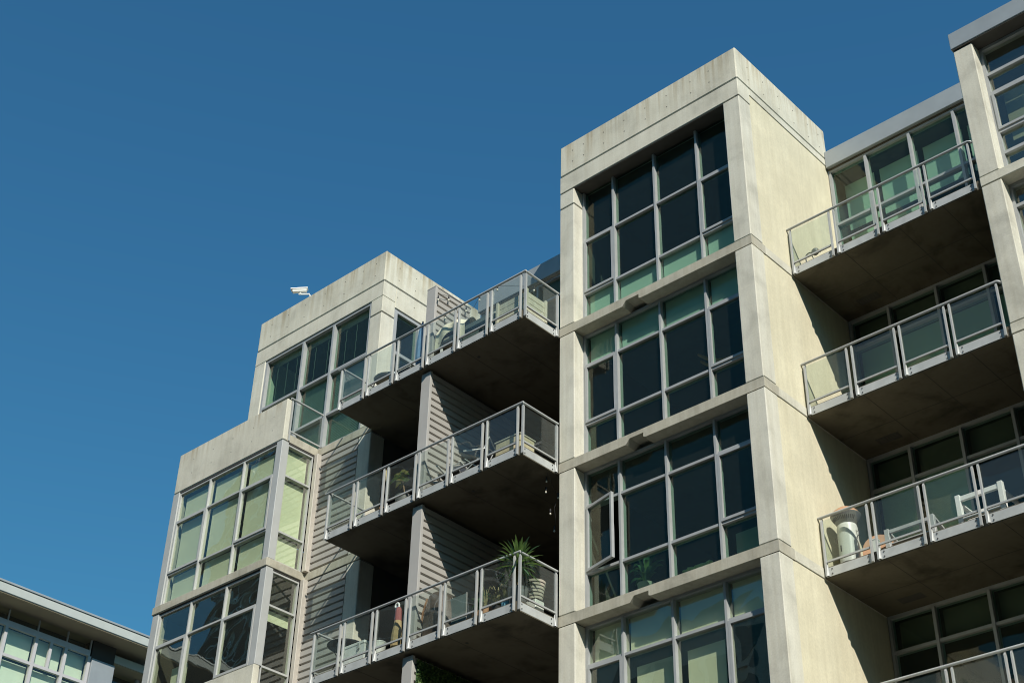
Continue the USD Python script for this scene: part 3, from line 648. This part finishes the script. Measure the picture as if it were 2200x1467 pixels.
# security camera on the penthouse roof edge
t = thing('security_camera', 'white security camera on an arm over the left roof edge', 'camera', (-15.011, 0.75, 8.706))
ax = np.array([-0.73, -0.68, -0.10]); ax /= np.linalg.norm(ax); sd = np.cross(ax, [0, 0, 1]); sd /= np.linalg.norm(sd); upv = np.cross(sd, ax)
c0 = A([-0.250, -0.200, 1.078])
def cp(a, b, c): return c0 + a * ax + b * sd + c * upv
obj('housing', MB().hull([cp(a, b, c) for a in (-.19, .21) for b, c in ((-.05, -.06), (.05, -.06), (.06, .0), (-.06, .0), (.05, .05), (-.05, .05))]), 'white_enamel', t)
obj('sunshield', MB().hull([cp(a, b, c) for a in (-.22, .26) for b, c in ((-.075, .03), (.075, .03), (.055, .075), (-.055, .075))]), 'white_paint', t)
obj('lens', MB().tube([cp(.20, 0, -.01), cp(.225, 0, -.01)], .045, 14), 'lens_black', t)
obj('bracket', MB().bar(cp(0, 0, -.05), cp(0, 0, -.13), .05), 'white_enamel', t)
obj('arm', MB().tube([cp(.04, 0, -.13), cp(-.26, .02, -.13), cp(-.28, .02, -.2), (0.10, .0, .0)], .022, 8), 'white_paint', t)
# conduit end on the same roof edge
obj('vent_cap', MB().lathe([(0, 0), (.03, 0), (.03, .05), (.02, .07), (0, .07)], (-14.425, .5, 8.705), 10), 'white_paint', label='tiny white vent cap on the roof edge right of the security camera', category='vent')

# strings of bulbs
def light_string(label, pts, bulbs, r=.026):
    t = thing('light_string', label, 'string lights', pts[0], group=None) if False else xf('light_string', loc=pts[0], label=label, category='string lights')
    o = A(pts[0]); P = [A(p) - o for p in pts]
    obj('wire', MB().tube(P, .005, 5), 'black_metal', t)
    for p in bulbs:
        p = A(p) - o
        obj('socket', MB().lathe([(0, 0), (.016, 0), (.02, -.05), (.013, -.09), (0, -.09)], p + A([0, 0, .01]), 8), 'black_metal', t)
        obj('bulb', MB().sphere(p + A([0, 0, -.105]), (r, r, r * 1.25), 1), 'bulb_glass', t, smooth=True)
light_string('string of bulbs looped along the top of the divider of the uppermost left balcony', [(-7.99, -.95, 5.25), (-7.99, -.58, 5.42), (-7.97, 0, 5.42), (-7.95, .22, 5.5)], [(-7.99, -.92, 5.22), (-7.99, -.58, 5.40), (-7.98, 0.0, 5.40), (-7.98, -.66, 4.83)])
light_string('string of bulbs crossing the sky gap of the uppermost left balcony', [(-7.95, .22, 5.5), (-7.45, -.1, 5.42), (-6.88, -.1, 5.44), (-6.0, .2, 5.16), (-5.07, .6, 5.4)], [(-7.45, -.1, 5.41), (-6.88, -.1, 5.43), (-6.0, .2, 5.15), (-5.3, .5, 5.3)])
light_string('string of pale bulbs hanging under the middle left balcony at the tower', [(-5.2, -.2, -.22), (-5.35, .3, -.5), (-5.25, .1, -.9), (-5.3, .2, -1.25)], [(-5.3, -.1, -.25), (-5.4, 0, -.42), (-5.15, .1, -.6), (-5.45, .2, -.82), (-5.38, .25, -1.22)], r=.02)

# --- uppermost left balcony
t = thing('draped_chair', 'chair draped with a cream cloth beside the divider of the uppermost left balcony', 'chair', (-7.55, -.62, 3.4))
for x in (-.35, .3):
    for y in (-.2, .25): obj('leg', MB().bar((x, y, 0), (x * .9, y, .45), .045), 'white_paint', t)
obj('seat', MB().cbox(-.4, .36, -.28, .3, .42, .52, .03), 'stripe_pale', t)
def drape(nx, ny, f):
    V = [f(i / nx, j / ny) for j in range(ny + 1) for i in range(nx + 1)]
    F = [(j * (nx + 1) + i, j * (nx + 1) + i + 1, (j + 1) * (nx + 1) + i + 1, (j + 1) * (nx + 1) + i) for j in range(ny) for i in range(nx)]
    return MB().add(V, F)
def cl(u, v):
    x = -.46 + .92 * u; s = (v - .5) * 2
    z = 1.16 - .22 * u - .55 * abs(s) ** 1.7 * (1 + .25 * math.sin(u * 9)) - .30 * max(0, .25 - u) * 4 * abs(s)
    y = .30 * np.sign(s) * min(1, abs(s) * 1.6) + .03 * math.sin(u * 14 + v * 4)
    return (x, y, z + .02 * math.sin(11 * u + 5 * v))
obj('cloth', drape(22, 16, cl), 'cream_cloth', t, smooth=True)
obj('backrest', MB().cbox(-.36, .32, -.08, .06, .5, 1.0, .04), 'grey_cloth', t)
t = thing('outdoor_sofa', 'dark teal sofa behind the glass of the uppermost left balcony', 'sofa', (-6.85, -.45, 3.4))
obj('seat', MB().cbox(-.5, .5, -.35, .35, .12, .42, .04), 'teal_cloth', t); obj('backrest', MB().cbox(-.5, .5, -.33, -.18, .42, .72, .05), 'teal_cloth', t)
for x in (-.56, .56): obj('armrest', MB().cbox(x - .06, x + .06, -.35, .35, .1, .62, .03), 'teal_cloth', t)
t = thing('wooden_crate', 'pale wooden planter crate in the corner of the uppermost left balcony', 'crate', (-5.62, -.62, 3.4))
for k in range(4):
    for yy in (-.28, .28): obj('plank', MB().cbox(-.40, .40, yy - .012, yy + .012, .02 + k * .15, .16 + k * .15, .004), 'wood_crate', t)
    for x in (-.41, .41): obj('plank', MB().cbox(x - .012, x + .012, -.28, .28, .02 + k * .15, .16 + k * .15, .004), 'wood_crate', t)
for x in (-.43, .43):
    for y in (-.31, .31): obj('corner_board', MB().cbox(x - .03, x + .03, y - .03, y + .03, 0, .66, .004), 'wood_crate', t)
t = thing('folded_parasol', 'folded blue parasol left of the divider on the uppermost left balcony', 'parasol', (-8.78, -.62, 3.4))
obj('pole', MB().tube([(0, 0, 0), (0, 0, 1.62)], .02, 8), 'grey_steel', t)
obj('canopy', MB().lathe([(.02, .22), (.10, .3), (.13, .55), (.12, 1.0), (.07, 1.4), (.02, 1.58), (0, 1.6)], n=9), 'blue_cloth', t)
obj('foot', MB().lathe([(0, 0), (.2, 0), (.2, .05), (.05, .09), (0, .09)], n=16), 'grey_steel', t)
t = thing('wire_chair', 'round backed dark wire chair at the left end of the uppermost left balcony', 'chair', (-9.85, -.55, 3.4))
arc = lambda r, zc, y: [(r * math.cos(a), y, zc + r * .75 * math.sin(a)) for a in np.linspace(0, math.pi, 15)]
obj('back_frame', MB().tube(arc(.36, .42, .0), .018, 8), 'black_metal', t)
obj('seat', MB().lathe([(0, .40), (.33, .40), (.36, .43), (.33, .46), (0, .46)], (0, -.05, 0), 20), 'stripe_pale', t)
obj('piping', MB().tube(arc(.27, .42, -.02), .014, 8), 'white_paint', t)
for x in (-.25, .25):
    for y in (-.25, .2): obj('leg', MB().tube([(x * 1.2, y * 1.2, 0), (x, y, .42)], .014, 6), 'black_metal', t)
for a in np.linspace(.35, math.pi - .35, 8): obj('wire', MB().tube([(.1 * math.cos(a), 0, .44), (.35 * math.cos(a), 0, .42 + .26 * math.sin(a))], .008, 5), 'black_metal', t)
t = thing('lantern', 'small white lantern on the floor of the uppermost left balcony between chair and parasol', 'lantern', (-9.5, -.78, 3.4))
obj('body', MB().cbox(-.07, .07, -.07, .07, 0, .34, .012), 'white_paint', t); obj('lid', MB().lathe([(.10, .34), (.04, .42), (0, .42)], n=4), 'white_paint', t)
t = thing('planter_box', 'dark planter box edged with white pebbles on the uppermost left balcony', 'planter', (-9.15, -.66, 3.4))
obj('box', MB().cbox(-.28, .28, -.18, .18, 0, .30, .02), 'black_metal', t)
for k in range(14): obj('pebble', MB().sphere((-.26 + .04 * k, -.16, .31), (.022, .022, .016), 1), 'white_paint', t)

# --- middle left balcony
def leaf(base, tip, w, bend=0.1, m='leaf_green', parent=None, n=5, name='leaf'):
    base, tip = A(base, dtype=float) if False else np.asarray(base, float), np.asarray(tip, float)
    d = tip - base; L = np.linalg.norm(d); sdv = np.cross(d, [0, 0, 1]); q = np.linalg.norm(sdv); sdv = sdv / q if q > 1e-6 else A([1.0, 0, 0])
    V = []
    for i in range(n + 1):
        u = i / n; p = base + d * u + A([0, 0, bend * L * (4 * u * (1 - u) * .5 - u * u * .35)])
        ww = w * (math.sin(math.pi * min(.92, u * .85 + .12)) ** .8) * (1 if u < .99 else .05)
        V += [p - sdv * ww + A([0, 0, ww * .25]), p, p + sdv * ww + A([0, 0, ww * .25])]
    F = []
    for i in range(n): F += [(3 * i, 3 * i + 1, 3 * i + 4, 3 * i + 3), (3 * i + 1, 3 * i + 2, 3 * i + 5, 3 * i + 4)]
    return obj(name, MB().add(V, F), m, parent, smooth=True)
rl = random.Random(3)
t = thing('potted_plant', 'tall leafy green plant in a grey pot on the middle left balcony', 'plant', (-9.02, -.62, 0))
obj('pot', MB().lathe([(0, 0), (.13, 0), (.19, .40), (.17, .40), (.12, .06), (0, .06)], n=18), 'grey_steel', t, smooth=40)
obj('stem', MB().tube([(0, 0, .1), (.02, 0, .5), (-.06, -.03, .95)], .012, 6), 'trunk_bark', t)
for k in range(26):
    a = rl.uniform(0, 6.28); r = rl.uniform(.12, .30); b = (-.06 + rl.uniform(-.08, .08), -.03 + rl.uniform(-.06, .06), rl.uniform(.72, 1.05))
    leaf(b, (b[0] + r * math.cos(a), b[1] + .6 * r * math.sin(a), b[2] + rl.uniform(-.10, .16)), .045, .2, rl.choice(['leaf_green', 'leaf_green', 'leaf_yellow']), t)
t = thing('dry_plant', 'withered plant with hanging brown leaves on the middle left balcony', 'plant', (-9.62, -.70, 0))
obj('pot', MB().lathe([(0, 0), (.10, 0), (.14, .26), (.12, .26), (.09, .05), (0, .05)], n=16), 'terracotta', t, smooth=40)
obj('stem', MB().tube([(0, 0, .1), (.0, .0, .6), (.05, -.02, 1.28)], .012, 6), 'trunk_bark', t)
for dx, z0, z1 in ((.02, 1.28, .92), (.07, 1.2, .84), (.10, 1.05, .70)): leaf((dx, -.02, z0), (dx + .12, -.06, z1), .035, .3, 'dry_leaf', t)
def sling_chair(label, loc, rz):
    t = thing('folding_chair', label, 'chair', loc, rz, group='dark folding chairs of the middle left balcony')
    for x in (-.27, .27):
        obj('back_leg', MB().tube([(x, -.32, 0), (x, .12, .46), (x, .30, .92)], .013, 7), 'rail_paint', t)
        obj('front_leg', MB().tube([(x * .93, .34, 0), (x * .93, -.22, .44)], .013, 7), 'rail_paint', t)
        obj('armrest', MB().bar((x, -.25, .62), (x, .24, .64), .045, .02), 'white_paint', t)
    obj('sling', drape(6, 10, lambda u, v: (-.26 + .52 * u, -.22 + (.30 * v / .5 if v < .5 else .30 + .22 * (v - .5) / .5), .43 - .04 * math.sin(math.pi * u) + (0 if v < .5 else .48 * (v - .5) / .5))), 'dark_sling', t, smooth=True)
    obj('head_bar', MB().tube([(-.27, .30, .92), (.27, .30, .92)], .013, 7), 'rail_paint', t)
    return t
sling_chair('dark folding chair against the divider of the middle left balcony', (-7.62, -.52, 0), 20)
sling_chair('dark folding chair with white armrests nearer the corner of the middle left balcony', (-6.85, -.55, 0), -60)
t = thing('wooden_box', 'pale wooden box of boards near the corner of the middle left balcony', 'box', (-5.72, -.62, 0))
for k in range(3):
    for yy in (-.22, .22): obj('plank', MB().cbox(-.32, .32, yy - .012, yy + .012, .03 + k * .15, .17 + k * .15, .004), 'wood_pale', t)
    for x in (-.33, .33): obj('plank', MB().cbox(x - .012, x + .012, -.22, .22, .03 + k * .15, .17 + k * .15, .004), 'wood_pale', t)
obj('lid', MB().cbox(-.36, .36, -.25, .25, .48, .51, .005), 'wood_crate', t)
t = thing('low_bench', 'small cream bench at the left column of the middle left balcony', 'bench', (-9.98, -.6, 0))
obj('seat', MB().cbox(-.30, .30, -.16, .16, .20, .26, .012), 'white_enamel', t)
for x in (-.25, .25): obj('leg', MB().cbox(x - .03, x + .03, -.14, .14, 0, .2, .006), 'white_enamel', t)

# --- lowest left balcony
z0 = -3.4
t = thing('folding_table', 'round dark folding table at the left end of the lowest left balcony', 'table', (-10.52, -.60, z0))
obj('tabletop', MB().lathe([(0, .70), (.40, .70), (.41, .715), (.40, .73), (0, .73)], n=28), 'dark_sling', t, smooth=30)
for s in (-1, 1):
    for y in (-.2, .2):
        obj('leg', MB().tube([(-.26 * s, y, 0), (.24 * s, y * .9, .70)], .011, 6), 'black_metal', t)
obj('crossbar', MB().tube([(-.26, -.2, .03), (-.26, .2, .03)], .009, 6), 'black_metal', t)
t = thing('cooler', 'white cooler box with two latches on the lowest left balcony', 'cooler', (-9.86, -.78, z0))
obj('body', MB().hull([(x, y, z) for x, y, z in [(-.33, -.18, .02), (.33, -.18, .02), (-.33, .18, .02), (.33, .18, .02), (-.36, -.20, .38), (.36, -.20, .38), (-.36, .20, .38), (.36, .20, .38)]]), 'white_paint', t)
obj('lid', MB().cbox(-.37, .37, -.21, .21, .385, .465, .018), 'white_paint', t)
for x in (-.26, .2): obj('latch', MB().cbox(x - .035, x + .035, -.232, -.205, .30, .42, .006).bar((x, -.235, .30), (x - .03, -.25, .25), .018), 'rail_paint', t)
for x in (-.385, .385): obj('handle', MB().tube([(x, -.1, .28), (x * 1.06, -.08, .26), (x * 1.06, .08, .26), (x, .1, .28)], .012, 6), 'white_paint', t)
t = thing('bucket', 'small white bucket right of the cooler', 'bucket', (-9.22, -.82, z0))
obj('body', MB().lathe([(0, 0), (.11, 0), (.15, .34), (.155, .34), (.155, .36), (.135, .36), (.10, .02), (0, .02)], n=20), 'white_enamel', t, smooth=40)
obj('handle', MB().tube([(.15 * math.cos(a), .02, .34 - .14 * math.sin(a)) for a in np.linspace(0, math.pi, 11)], .006, 6), 'rail_paint', t)
t = thing('folded_parasol', 'folded tan parasol with a red strap and a white hook on the lowest left balcony', 'parasol', (-8.74, -.78, z0))
obj('canopy', MB().lathe([(.03, .06), (.13, .14), (.12, .4), (.07, .75), (.04, .80)], n=9), 'tan_cloth', t)
obj('strap', MB().lathe([(.045, .68), (.075, .72), (.07, .95), (.045, 1.02), (.03, 1.02)], n=9), 'red_plastic', t)
obj('hook', MB().tube([(.0, 0, .95), (0, 0, 1.06)] + [(-.055 + .055 * math.cos(a), 0, 1.08 + .055 * math.sin(a)) for a in np.linspace(0, math.pi * 1.25, 10)], .02, 8), 'white_paint', t)
obj('pole', MB().tube([(0, 0, 0), (0, 0, .8)], .018, 8), 'grey_steel', t)
t = thing('blue_pole', 'thin blue pole standing left of the tan parasol', 'pole', (-8.95, -.70, z0))
obj('shaft', MB().tube([(0, 0, .02), (0, .05, 1.15)], .024, 10), 'blue_cloth', t); obj('foot', MB().lathe([(0, 0), (.06, 0), (.05, .03), (0, .03)], n=12), 'black_metal', t)
t = thing('covered_grill', 'barbecue grill under a crumpled brown cover beside the divider of the lowest left balcony', 'grill', (-7.70, -.62, z0))
mb = MB(); hh = []
for j in range(13):
    v = j / 12; zc = .12 + 1.0 * v
    for i in range(25):
        a = 2 * math.pi * i / 24; fold = 1 + .10 * math.sin(5 * a + 1.3 * math.sin(3 * v)) * (1 - v) + .04 * math.sin(11 * a)
        rx, ry = (.36 - .10 * v ** 3) * fold * (1 if v < .98 else .3), (.26 - .10 * v ** 3) * fold * (1 if v < .98 else .3)
        hh.append((rx * math.cos(a), ry * math.sin(a), zc - .10 * v ** 2 * math.cos(a) ** 2))
mb.add(hh, [(j * 25 + i, j * 25 + i + 1, (j + 1) * 25 + i + 1, (j + 1) * 25 + i) for j in range(12) for i in range(24)])
obj('cover', mb, 'brown_cover', t, smooth=True)
for x in (-.25, .25):
    for y in (-.16, .16): obj('leg', MB().tube([(x, y, 0), (x * .9, y * .9, .2)], .02, 6), 'black_metal', t)
obj('strap', MB().tube([(-.40, -.12, .30), (-.34, -.14, .7), (-.25, -.12, 1.0)], .022, 6), 'rust_brown', t)
t = thing('screen_panel', 'grey green folding screen panel right of the covered grill', 'screen', (-7.17, -.62, z0))
obj('panel', MB().cbox(-.22, .22, -.012, .012, .12, .86, .006), 'teal_cloth', t)
for x in (-.235, .235): obj('edge', MB().cbox(x - .012, x + .012, -.016, .016, 0, .88, .004), 'grey_steel', t)
t = thing('fan_palm', 'dark striped palm with drooping blades behind the lowest left balcony glass', 'plant', (-6.55, -.62, z0))
obj('pot', MB().lathe([(0, 0), (.12, 0), (.17, .30), (.15, .30), (.11, .05), (0, .05)], n=18), 'terracotta', t, smooth=40)
for k in range(20):
    a = rl.uniform(0, 6.28); r = rl.uniform(.18, .36)
    leaf((0, 0, .3 + .02 * k), (r * math.cos(a), .6 * r * math.sin(a), rl.uniform(.45, .85)), .022, .5, 'leaf_deep', t)
def dry(label, loc, n, h, m, potm, rad):
    t = thing('dried_plant', label, 'plant', loc)
    obj('pot', MB().lathe([(0, 0), (rad * .55, 0), (rad * .75, .20), (rad * .66, .20), (rad * .5, .04), (0, .04)], n=16), potm, t, smooth=40)
    for k in range(n):
        a = rl.uniform(0, 6.28); r = rl.uniform(.3, 1) * rad; z = rl.uniform(.25, h)
        leaf((r * .3 * math.cos(a), r * .3 * math.sin(a), .18), (r * math.cos(a), r * math.sin(a), z), .018, .4, rl.choice(m), t, n=4)
    for k in range(3):
        a = rl.uniform(0, 6.28); obj('stalk', MB().tube([(0, 0, .2), (.04 * math.cos(a), .04 * math.sin(a), h), (.10 * math.cos(a), .06 * math.sin(a), h + .12), (.14 * math.cos(a), .08 * math.sin(a), h + .06)], .007, 5), 'dry_leaf', t)
dry('bushy dried plant behind the glass left of the yucca', (-5.98, -.75, z0), 60, .58, ['dry_leaf', 'leaf_yellow', 'dry_leaf'], 'black_metal', .2)
dry('small plant in a light blue pot left of the yucca', (-5.66, -.82, z0), 26, .62, ['dry_leaf', 'leaf_yellow'], 'blue_pot', .15)
dry('thin dead stalks hanging by the rail posts of the lowest left balcony', (-6.12, -.92, z0), 12, .5, ['dry_leaf'], 'terracotta', .1)
t = thing('yucca', 'potted yucca with spiky green leaves rising over the corner of the lowest left balcony', 'plant', (-5.33, -.86, z0))
obj('pot', MB().lathe([(0, 0), (.15, 0), (.20, .34), (.21, .36), (.18, .36), (.14, .05), (0, .05)], n=20), 'grey_steel', t, smooth=40)
obj('trunk', MB().tube([(0, 0, .1), (.01, 0, .5), (0, 0, .78)], [.06, .05, .045], 10), 'trunk_bark', t)
for k in range(84):
    a = 2.39996 * k; e = math.radians(78 - 128 * (k / 83) ** .9 + rl.uniform(-10, 10)); L = rl.uniform(.42, .62)
    b = (0.02 * math.cos(a), .02 * math.sin(a), .78 + .18 * (1 - k / 83) + rl.uniform(-.03, .03))
    leaf(b, (b[0] + L * math.cos(e) * math.cos(a), b[1] + L * math.cos(e) * math.sin(a), b[2] + L * math.sin(e) * .95 + .02), .026, .18, rl.choice(['leaf_green', 'leaf_green', 'leaf_green', 'leaf_deep']), t)
t = thing('plinth', 'cream block under the striped basket', 'block', (-5.28, -.42, z0)); obj('block', MB().cbox(-.13, .13, -.13, .13, 0, .24, .015), 'white_enamel', t)
t = thing('striped_basket', 'round basket with dark and pale stripes beside the yucca', 'basket', (-5.28, -.42, z0 + .242))
for k in range(12):
    fa, fb = (k + (.22 if k % 2 else 0)) / 12, (k + (1 if k % 2 else 1.22)) / 12
    fa, fb = ((k + (-.3 if k % 2 else 0)) / 12, (k + (1 if k % 2 else .7)) / 12)
    ra, rb_ = .14 + .07 * fa, .14 + .07 * fb; za, zb = .40 * fa, .40 * fb
    obj('band', MB().lathe([(ra - .015, za), (ra, za), (rb_, zb - .002), (rb_ - .015, zb - .002)], n=24), 'stripe_pale' if k % 2 else 'stripe_dark', t, smooth=40)
obj('base', MB().lathe([(0, 0), (.135, 0), (.135, .012), (0, .012)], n=20), 'stripe_dark', t)
obj('seam', MB().bar((-.02, -.145, .0), (-.02, -.214, .40), .012), 'stripe_dark', t)

# leaf wall on the divider at the bottom edge
t = thing('leaf_wall', 'green artificial leaf wall covering the divider at the bottom edge', 'hedge', (-8.05, -.85, -6.8))
lw = MB(); r2 = np.random.default_rng(11)
for k in range(5200):
    p = A([.01 + r2.uniform(0, .06), r2.uniform(0, 2.4), r2.uniform(1.6, 3.08)]); d = r2.normal(size=3); d /= np.linalg.norm(d); e = np.cross(d, r2.normal(size=3)); e /= np.linalg.norm(e)
    L, w = r2.uniform(.025, .045), r2.uniform(.012, .02)
    lw.add([p - d * L, p + e * w, p + d * L, p - e * w], [(0, 1, 2, 3)])
obj('leaves', lw, 'leaf_green', t, kind='stuff'); obj('backing', MB().box(-.005, .008, .02, 2.4, 1.5, 3.08), 'leaf_deep', t)

# --- right balconies
t = thing('patio_lamp', 'grey curved neck lamp on the uppermost right balcony', 'lamp', (0.22, 1.68, 3.4))
obj('neck', MB().tube([(.02, 0, 0), (.0, 0, .28)] + [(.085 - .085 * math.cos(a), 0, .30 + .07 * math.sin(a)) for a in np.linspace(0, math.pi * .75, 8)], .014, 8), 'grey_steel', t)
obj('shade', MB().sphere((.235, .0, .33), (.085, .07, .085), 2), 'grey_steel', t, smooth=True)
obj('spout', MB().tube([(.29, 0, .32), (.35, -.01, .275)], [.035, .028], 8), 'terracotta', t)
obj('stay', MB().tube([(.13, 0, .33), (.22, 0, .05)], .01, 6), 'grey_steel', t)
obj('foot', MB().lathe([(0, 0), (.09, 0), (.09, .02), (0, .03)], n=16), 'grey_steel', t)
t = thing('patio_heater', 'white drum with a flared grey top on the third right balcony', 'heater', (0.36, 1.80, -3.4))
obj('body', MB().lathe([(0, .03), (.185, .03), (.19, .06), (.19, .80), (.175, .86), (.12, .88)], n=28), 'white_enamel', t, smooth=35)
obj('flared_top', MB().lathe([(.17, .86), (.19, .90), (.28, 1.04), (.285, 1.06), (.27, 1.06), (.16, .9)], n=28), 'grey_steel', t, smooth=35)
obj('dome', MB().lathe([(.272, 1.055), (.235, 1.13), (.15, 1.20), (.05, 1.24), (0, 1.245)], n=24), 'terracotta', t, smooth=True)
for a in np.linspace(-2.6, -.4, 16): obj('vent', MB().bar((.215 * math.cos(a), .215 * math.sin(a), .925), (.25 * math.cos(a), .25 * math.sin(a), .985), .012), 'black_metal', t)
obj('base', MB().lathe([(0, 0), (.23, 0), (.24, .05), (.19, .09), (0, .09)], n=24), 'black_metal', t, smooth=30)
obj('slot', MB().box(-.075, -.055, -.192, -.18, .30, .42), 'black_metal', t)
for s in (-1, 1): obj('handle', MB().tube([(.185 * s, -.03, .70), (.245 * s, -.04, .66), (.245 * s, -.04, .60), (.185 * s, -.03, .56)], .008, 6), 'grey_steel', t)
t = thing('armchair', 'white wooden armchair frame by the rail of the third right balcony', 'chair', (2.90, 1.95, -3.4))
for x in (-.40, .40):
    obj('leg', MB().cbox(x - .045, x + .045, -.045, .045, 0, .78, .004), 'white_paint', t); obj('leg', MB().cbox(x - .04, x + .04, .55, .63, 0, .62, .004), 'white_paint', t)
    obj('armrest', MB().cbox(x - .05, x + .05, .05, .65, .60, .635, .004), 'white_paint', t)
obj('back_rail', MB().cbox(-.355, .355, -.03, .03, .66, .75, .004), 'white_paint', t)
obj('seat_rail', MB().cbox(-.355, .355, -.03, .03, .30, .38, .004), 'white_paint', t)
for k in range(5): obj('slat', MB().cbox(-.36, .36, .06 + k * .11, .15 + k * .11, .36, .38, .004), 'white_paint', t)
t = thing('garden_bench', 'pale grey low bench between drum and armchair on the third right balcony', 'bench', (1.50, 2.0, -3.4))
for x in (-.46, .44):
    obj('leg', MB().cbox(x - .045, x + .045, -.04, .04, 0, .63, .004), 'rail_paint', t); obj('leg', MB().cbox(x - .04, x + .04, .50, .58, 0, .42, .004), 'rail_paint', t)
    obj('armrest', MB().hull([(x - .03, .0, .60), (x + .03, .0, .60), (x - .03, .0, .64), (x + .03, .0, .64), (x - .03, .58, .40), (x + .03, .58, .40), (x - .03, .58, .45), (x + .03, .58, .45)]), 'rail_paint', t)
obj('rail', MB().cbox(-.41, .39, -.025, .025, .54, .61, .004), 'rail_paint', t)
for k in range(5): obj('slat', MB().cbox(-.44, .42, .05 + k * .10, .13 + k * .10, .36, .385, .004), 'rail_paint', t)
t = thing('round_table', 'round tan tray table leaning behind the white drum', 'table', (0.78, 2.2, -3.4))
obj('tray', MB().tube([(0, 0, .36), (0.012, -.02, .36)], .34, 28), 'terracotta', t); obj('stand', MB().bar((0.0, .06, 0), (0.0, .04, .34), .05), 'black_metal', t)
t = thing('white_box', 'small white box on the floor by the first post pair of the third right balcony', 'box', (0.97, 1.66, -3.4))
obj('carton', MB().cbox(-.09, .05, -.06, .06, 0, .30, .006), 'white_paint', t); obj('lid', MB().cbox(-.095, .055, -.065, .065, .302, .33, .006), 'white_paint', t)

# --- seen through the tower windows
t = thing('pendant_lamp', 'curved wooden pendant lamp glimpsed through the second tower window', 'lamp', (-1.95, 1.35, 1.95))
for dy, dz in ((0, 0), (.10, -.13)):
    obj('slat', MB().tube([(-.42 + .85 * u, dy, dz + .30 - .42 * u - .12 * math.sin(3.1 * u)) for u in np.linspace(0, 1, 12)], [.03 + .02 * math.sin(3.14 * u) for u in np.linspace(0, 1, 12)], 8), 'lamp_wood', t, smooth=True)
obj('cord', MB().tube([(0, .03, .05), (0, .03, 1.2)], .008, 5), 'black_metal', t)
t = thing('wicker_basket', 'yellow green woven basket on the sill of the third tower window', 'basket', (-2.24, .74, -3.28))
for k in range(5): obj('weave', MB().tube([(-.32, -.02 + .01 * (k % 2), .10 + .06 * k)] + [(x, -.03 + .02 * math.sin(40 * x + k * 3), .10 + .06 * k + .012 * math.sin(30 * x)) for x in np.linspace(-.3, .3, 12)] + [(.32, 0, .10 + .06 * k)], .032, 6), 'wicker', t, smooth=True)
obj('body', MB().cbox(-.31, .31, .02, .30, .05, .36, .04), 'wicker', t)
t = thing('house_plant', 'dim green house plant behind the lower panes of the third tower window', 'plant', (-3.55, .85, -3.15))
obj('pot', MB().lathe([(0, 0), (.13, 0), (.18, .3), (.16, .3), (.12, .05), (0, .05)], n=16), 'stripe_pale', t, smooth=40)
for k in range(30):
    a = rl.uniform(0, 6.28); r = rl.uniform(.2, .45); leaf((0, 0, .3), (r * math.cos(a), .5 * r * math.sin(a), rl.uniform(.4, 1.15)), .05, .5, rl.choice(['leaf_green', 'leaf_deep']), t)

# --- unseen tall blocks on the sunny side, added to keep the street in shade
S3 = xf('street_row', label='added dark block row behind the camera, unseen, put there to shade the street', category='building')
obj('wall', box(0, 110, -50, -41, GZ, 30), 'brown_cover', S3)
for k in range(8):
    for j in range(24): obj('window', box(2 + 4.5 * j, 4.6 + 4.5 * j, -41.02, -40.94, GZ + 3 + 5.2 * k, GZ + 5.6 + 5.2 * k), 'far_glass', S3)
